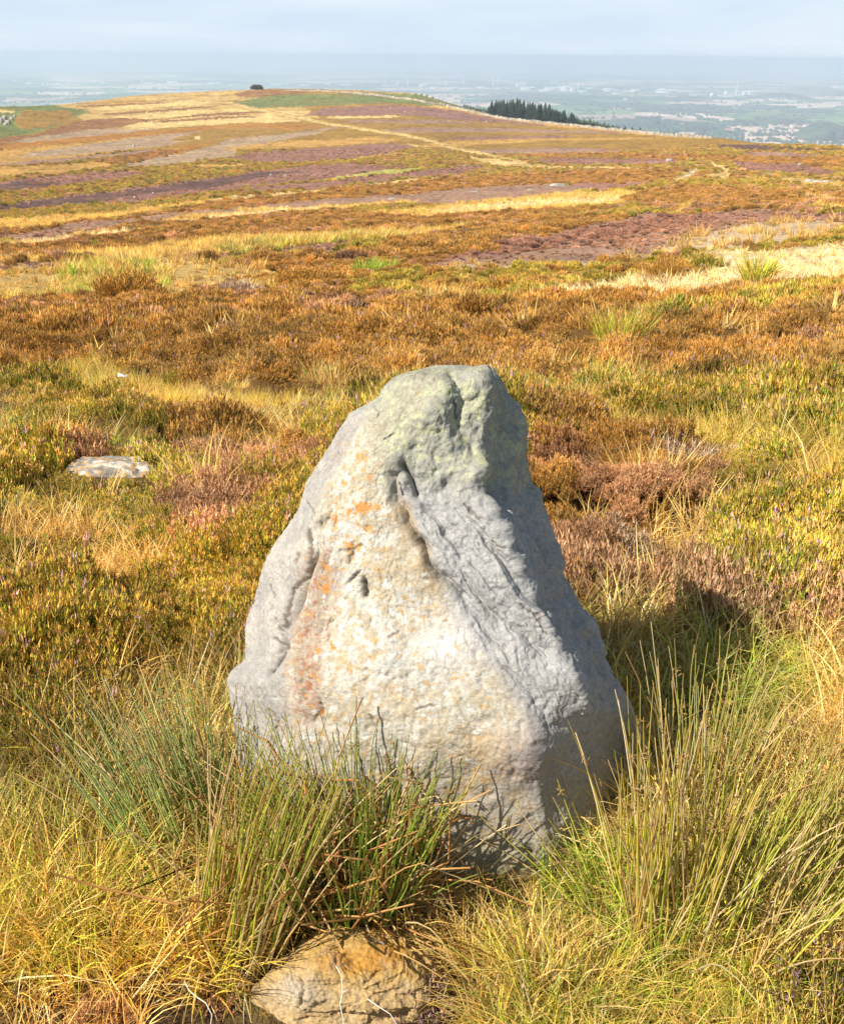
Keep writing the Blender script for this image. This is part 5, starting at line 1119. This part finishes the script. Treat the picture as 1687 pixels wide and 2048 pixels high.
# low wooded rise on the plain
x, y = plain_pt(1560, 197); V = []; nu, nv = 40, 8
for jv in range(nv + 1):
    for iu in range(nu):
        t = jv / nv; a = 2 * pi * iu / nu; V.append((cos(a) * 240 * t, sin(a) * 200 * t, 34 * (1 - t * t) * (1 + .15 * sin(3 * a)) - 2))
F = [(jv * nu + iu, jv * nu + (iu + 1) % nu, (jv + 1) * nu + (iu + 1) % nu, (jv + 1) * nu + iu) for jv in range(nv) for iu in range(nu)]
hl = link('distant_hill', mesh_np('distant_hill', V, F, np.full((len(V), 3), (.04, .06, .03)), M_TW, True), loc=(x, y, PZ)); tag(hl, 'low wooded rise on the plain at the right', 'hill', kind='structure')

def prism(w, d, h, roof, col, rcol):
    acc = Acc(); w, d = w / 2, d / 2
    acc.add([(-w, -d, 0), (w, -d, 0), (w, d, 0), (-w, d, 0), (-w, -d, h), (w, -d, h), (w, d, h), (-w, d, h)], [(0, 1, 5, 4), (1, 2, 6, 5), (2, 3, 7, 6), (3, 0, 4, 7)], col)
    acc.add([(-w * 1.03, -d * 1.05, h), (w * 1.03, -d * 1.05, h), (w * 1.03, d * 1.05, h), (-w * 1.03, d * 1.05, h), (-w * 1.03, 0, h + roof), (w * 1.03, 0, h + roof)], [(0, 1, 5, 4), (2, 3, 4, 5)], rcol)
    acc.add([(-w, -d, h), (-w, d, h), (-w, 0, h + roof), (w, -d, h), (w, d, h), (w, 0, h + roof)], [(0, 1, 2, 2), (3, 4, 5, 5)], col)
    return acc
def tube(r0, r1, h, col, m_=12):
    a = np.arange(m_) * 2 * pi / m_; V = np.concatenate([np.stack([np.cos(a) * r0, np.sin(a) * r0, 0 * a], -1), np.stack([np.cos(a) * r1, np.sin(a) * r1, 0 * a + h], -1)]); acc = Acc()
    acc.add(V, [(i, (i + 1) % m_, m_ + (i + 1) % m_, m_ + i) for i in range(m_)] + [(m_, m_ + i, m_ + i + 1, m_ + i + 1) for i in range(1, m_ - 1)], col); return acc
M_W = veg_mat('painted_cladding', False, .6, 0, .3)
WHT = (.80, .79, .76)
def far_thing(a, row, wpx, hpx, kind, label, grp=None, col=WHT):
    x, y = plain_pt(a, row); s = math.hypot(x, y) / FPX; w, h = wpx * s, hpx * s
    if kind == 'tower_block': acc = prism(w, w * .7, h, h * .02, col, (.5, .5, .5)); acc.add([(-w * .2, -w * .2, h), (w * .2, -w * .2, h), (w * .2, w * .2, h), (-w * .2, w * .2, h), (-w * .2, -w * .2, h * 1.07), (w * .2, -w * .2, h * 1.07), (w * .2, w * .2, h * 1.07), (-w * .2, w * .2, h * 1.07)], [(0, 1, 5, 4), (1, 2, 6, 5), (2, 3, 7, 6), (3, 0, 4, 7), (4, 5, 6, 7)], (.5, .5, .5)); cat = 'building'
    elif kind == 'factory_shed': acc = prism(w, w * .6, h * .75, h * .25, col, (.78, .78, .78)); cat = 'building'
    elif kind == 'chimney': acc = tube(w * .5, w * .3, h, col); cat = 'chimney'
    elif kind == 'storage_tank': acc = tube(w * .5, w * .5, h, col); cat = 'tank'
    else: acc = prism(w, w * .6, h * .6, h * .5, col, (.40, .24, .18)); cat = 'house'
    o = link(kind, acc.mesh(kind, M_W), loc=(x, y, PZ)); tag(o, label, cat, grp)
PR = 'tower blocks on the plain'
for a, row, w, h, lb in [(87, 171, 2.6, 6, 'left one of a pair of small white tower blocks on the plain at far left'), (97, 171, 2.6, 6, 'right one of a pair of small white tower blocks on the plain at far left'), (247, 163, 3, 9, 'white tower block on the plain above the left slope of the hill'), (285, 165, 3, 8, 'pale pinkish tower block on the plain right of the white one'),
                         (795, 171, 3, 11, 'hazy tower block among the works above the hilltop, left of two'), (815, 171, 3.2, 13, 'hazy tower block among the works above the hilltop, right of two'), (928, 169, 3, 10, 'hazy grey tower block between the hilltop and the twin towers'), (986, 172, 3.4, 15, 'taller of the twin towers above the pine wood'), (997, 168, 3.2, 12, 'shorter of the twin towers above the pine wood'), (892, 171, 3, 8, 'hazy tower block nearest the long low sheds')]:
    far_thing(a, row, w, h, 'tower_block', lb, PR)
for a, row, w, h, lb in [(770, 170, 1.6, 15, 'thin chimney left of the tower pair above the hilltop'), (1117, 184, 1.8, 13, 'thin chimney on the left of the big works'), (1155, 184, 2.4, 15, 'tapering chimney on the right of the big works'), (1127, 184, 2.6, 12, 'stout chimney in the middle of the big works'), (1471, 189, 2.8, 20, 'tall tapering tower rising from the right hand works')]:
    far_thing(a, row, w, h, 'chimney', lb, 'chimneys on the plain')
for a, row, w, h, lb in [(1104, 166, 3, 4, 'small pale tank above the big works, left one'), (1111, 166, 3, 5, 'small pale tank above the big works, right one'), (1422, 194, 6, 7, 'white round tank standing alone left of the right hand works'), (1450, 189, 7, 6, 'white tank at the left of the right hand works')]:
    far_thing(a, row, w, h, 'storage_tank', lb, 'tanks on the plain')
SH = [(845, 174, 13, 5), (905, 179, 22, 3.5), (870, 177, 18, 2.5), (780, 172, 26, 2), (1036, 173, 10, 5), (1048, 171, 8, 4), (1054, 180, 26, 6), (1092, 183, 26, 4), (1106, 180, 34, 5), (1130, 182, 18, 9), (1144, 183, 10, 7), (1180, 178, 16, 3), (1217, 183, 18, 5), (1236, 188, 22, 2.5), (1000, 178, 20, 2.5), (960, 176, 16, 3), (1165, 185, 16, 4),
      (1269, 183, 16, 4), (1330, 186, 34, 6), (1322, 181, 8, 4), (1395, 191, 30, 2), (1487, 189, 8, 6), (1497, 189, 12, 6), (1460, 193, 44, 3), (1678, 175, 24, 3), (1212, 181, 14, 4), (60, 168, 9, 2.5), (30, 163, 8, 3), (118, 169, 8, 2.5), (190, 164, 7, 3), (208, 167, 7, 2.5), (300, 168, 22, 2.5), (345, 167, 18, 4), (322, 170, 10, 3), (430, 168, 24, 3), (470, 171, 20, 2), (560, 170, 30, 3), (610, 172, 20, 2), (690, 172, 22, 2.5), (655, 169, 10, 3), (380, 169, 10, 2), (640, 158, 26, 1.5), (900, 156, 40, 1.2), (1250, 200, 6, 3), (1420, 158, 30, 1.4), (1650, 150, 40, 1.3)]
LM = [(92, 'the small tower pair at far left'), (247, 'the white tower block above the left slope'), (285, 'the pinkish tower block'), (420, 'the path over the hilltop'), (513, 'the summit tree'), (640, 'the hilltop wall'), (805, 'the hazy tower pair behind the hilltop'), (892, 'the hazy block by the low sheds'), (991, 'the twin towers above the pines'), (1117, 'the thin chimney of the big works'),
      (1155, 'the tapering chimney of the big works'), (1240, 'the right end of the pine wood'), (1422, 'the lone white round tank'), (1471, 'the tall tapering tower'), (1670, 'the right edge of the plain')]
seen = {}
for a, row, w, h in SH:
    d_, ph = min(((abs(a - q_), (q_, p_)) for q_, p_ in LM)); side = 'left of' if a < ph[0] else 'right of'
    sz = ('very long thin' if w > 25 and h < 3 else 'big' if h >= 5 else 'long low' if w > 17 else 'small'); lb = '%s white shed %s %s' % (sz, side, ph[1])
    if lb in seen: lb = lb.replace('shed', 'shed, ' + ('farther off,' if row < seen[lb] else 'nearer,'))
    seen[lb] = row
    far_thing(a, row, w, h, 'factory_shed', lb, 'white sheds on the plain')
for a, row, w, h in [(1455, 264, 12, 6), (1388, 269, 8, 4), (1362, 254, 5, 7), (1368, 257, 6, 5), (1478, 255, 8, 4), (1560, 255, 10, 5), (1572, 258, 9, 5), (1584, 254, 10, 5), (1597, 257, 9, 5), (1610, 254, 10, 5), (1622, 259, 8, 4), (1580, 263, 8, 5), (1540, 253, 7, 4), (1660, 256, 9, 4), (1676, 258, 9, 4), (1526, 202, 14, 4), (1546, 201, 16, 4), (1566, 200, 10, 3), (1588, 199, 9, 3), (1508, 204, 8, 3), (1300, 256, 6, 4)]:
    side = 'in the village left of the dark round wood' if 1530 < a < 1630 and row > 240 else ('at the foot of the wooded rise' if row < 210 else 'scattered between woods and fields')
    far_thing(a, row, w, h, 'farmhouse', 'small pale house ' + side + ' on the plain', 'pale houses ' + side, (.74, .68, .60))

# ------------------------------------------------------------------ the air
hz = bpy.data.materials.new('haze'); hz.use_nodes = True; n = hz.node_tree.nodes; n.clear()
pv = n.new('ShaderNodeVolumePrincipled'); oo = n.new('ShaderNodeOutputMaterial'); hz.node_tree.links.new(pv.outputs[0], oo.inputs['Volume'])
pv.inputs['Density'].default_value = 1.75e-4; pv.inputs['Density Attribute'].default_value = ''; pv.inputs['Color'].default_value = (.68, .81, 1.0, 1); pv.inputs['Anisotropy'].default_value = .1
try: hz.cycles.homogeneous_volume = True
except Exception as ex: print(ex)
B_ = Acc(); x0, x1, y0, y1, z0, z1 = -63000, 63000, -1200, 61000, PZ - 6, 8
B_.add([(x0, y0, z0), (x1, y0, z0), (x1, y1, z0), (x0, y1, z0), (x0, y0, z1), (x1, y0, z1), (x1, y1, z1), (x0, y1, z1)], [(0, 3, 2, 1), (4, 5, 6, 7), (0, 1, 5, 4), (1, 2, 6, 5), (2, 3, 7, 6), (3, 0, 4, 7)], (1, 1, 1))
ho = link('haze', B_.mesh('haze', hz)); tag(ho, 'thin bluish haze lying over the plain', 'haze', kind='stuff')
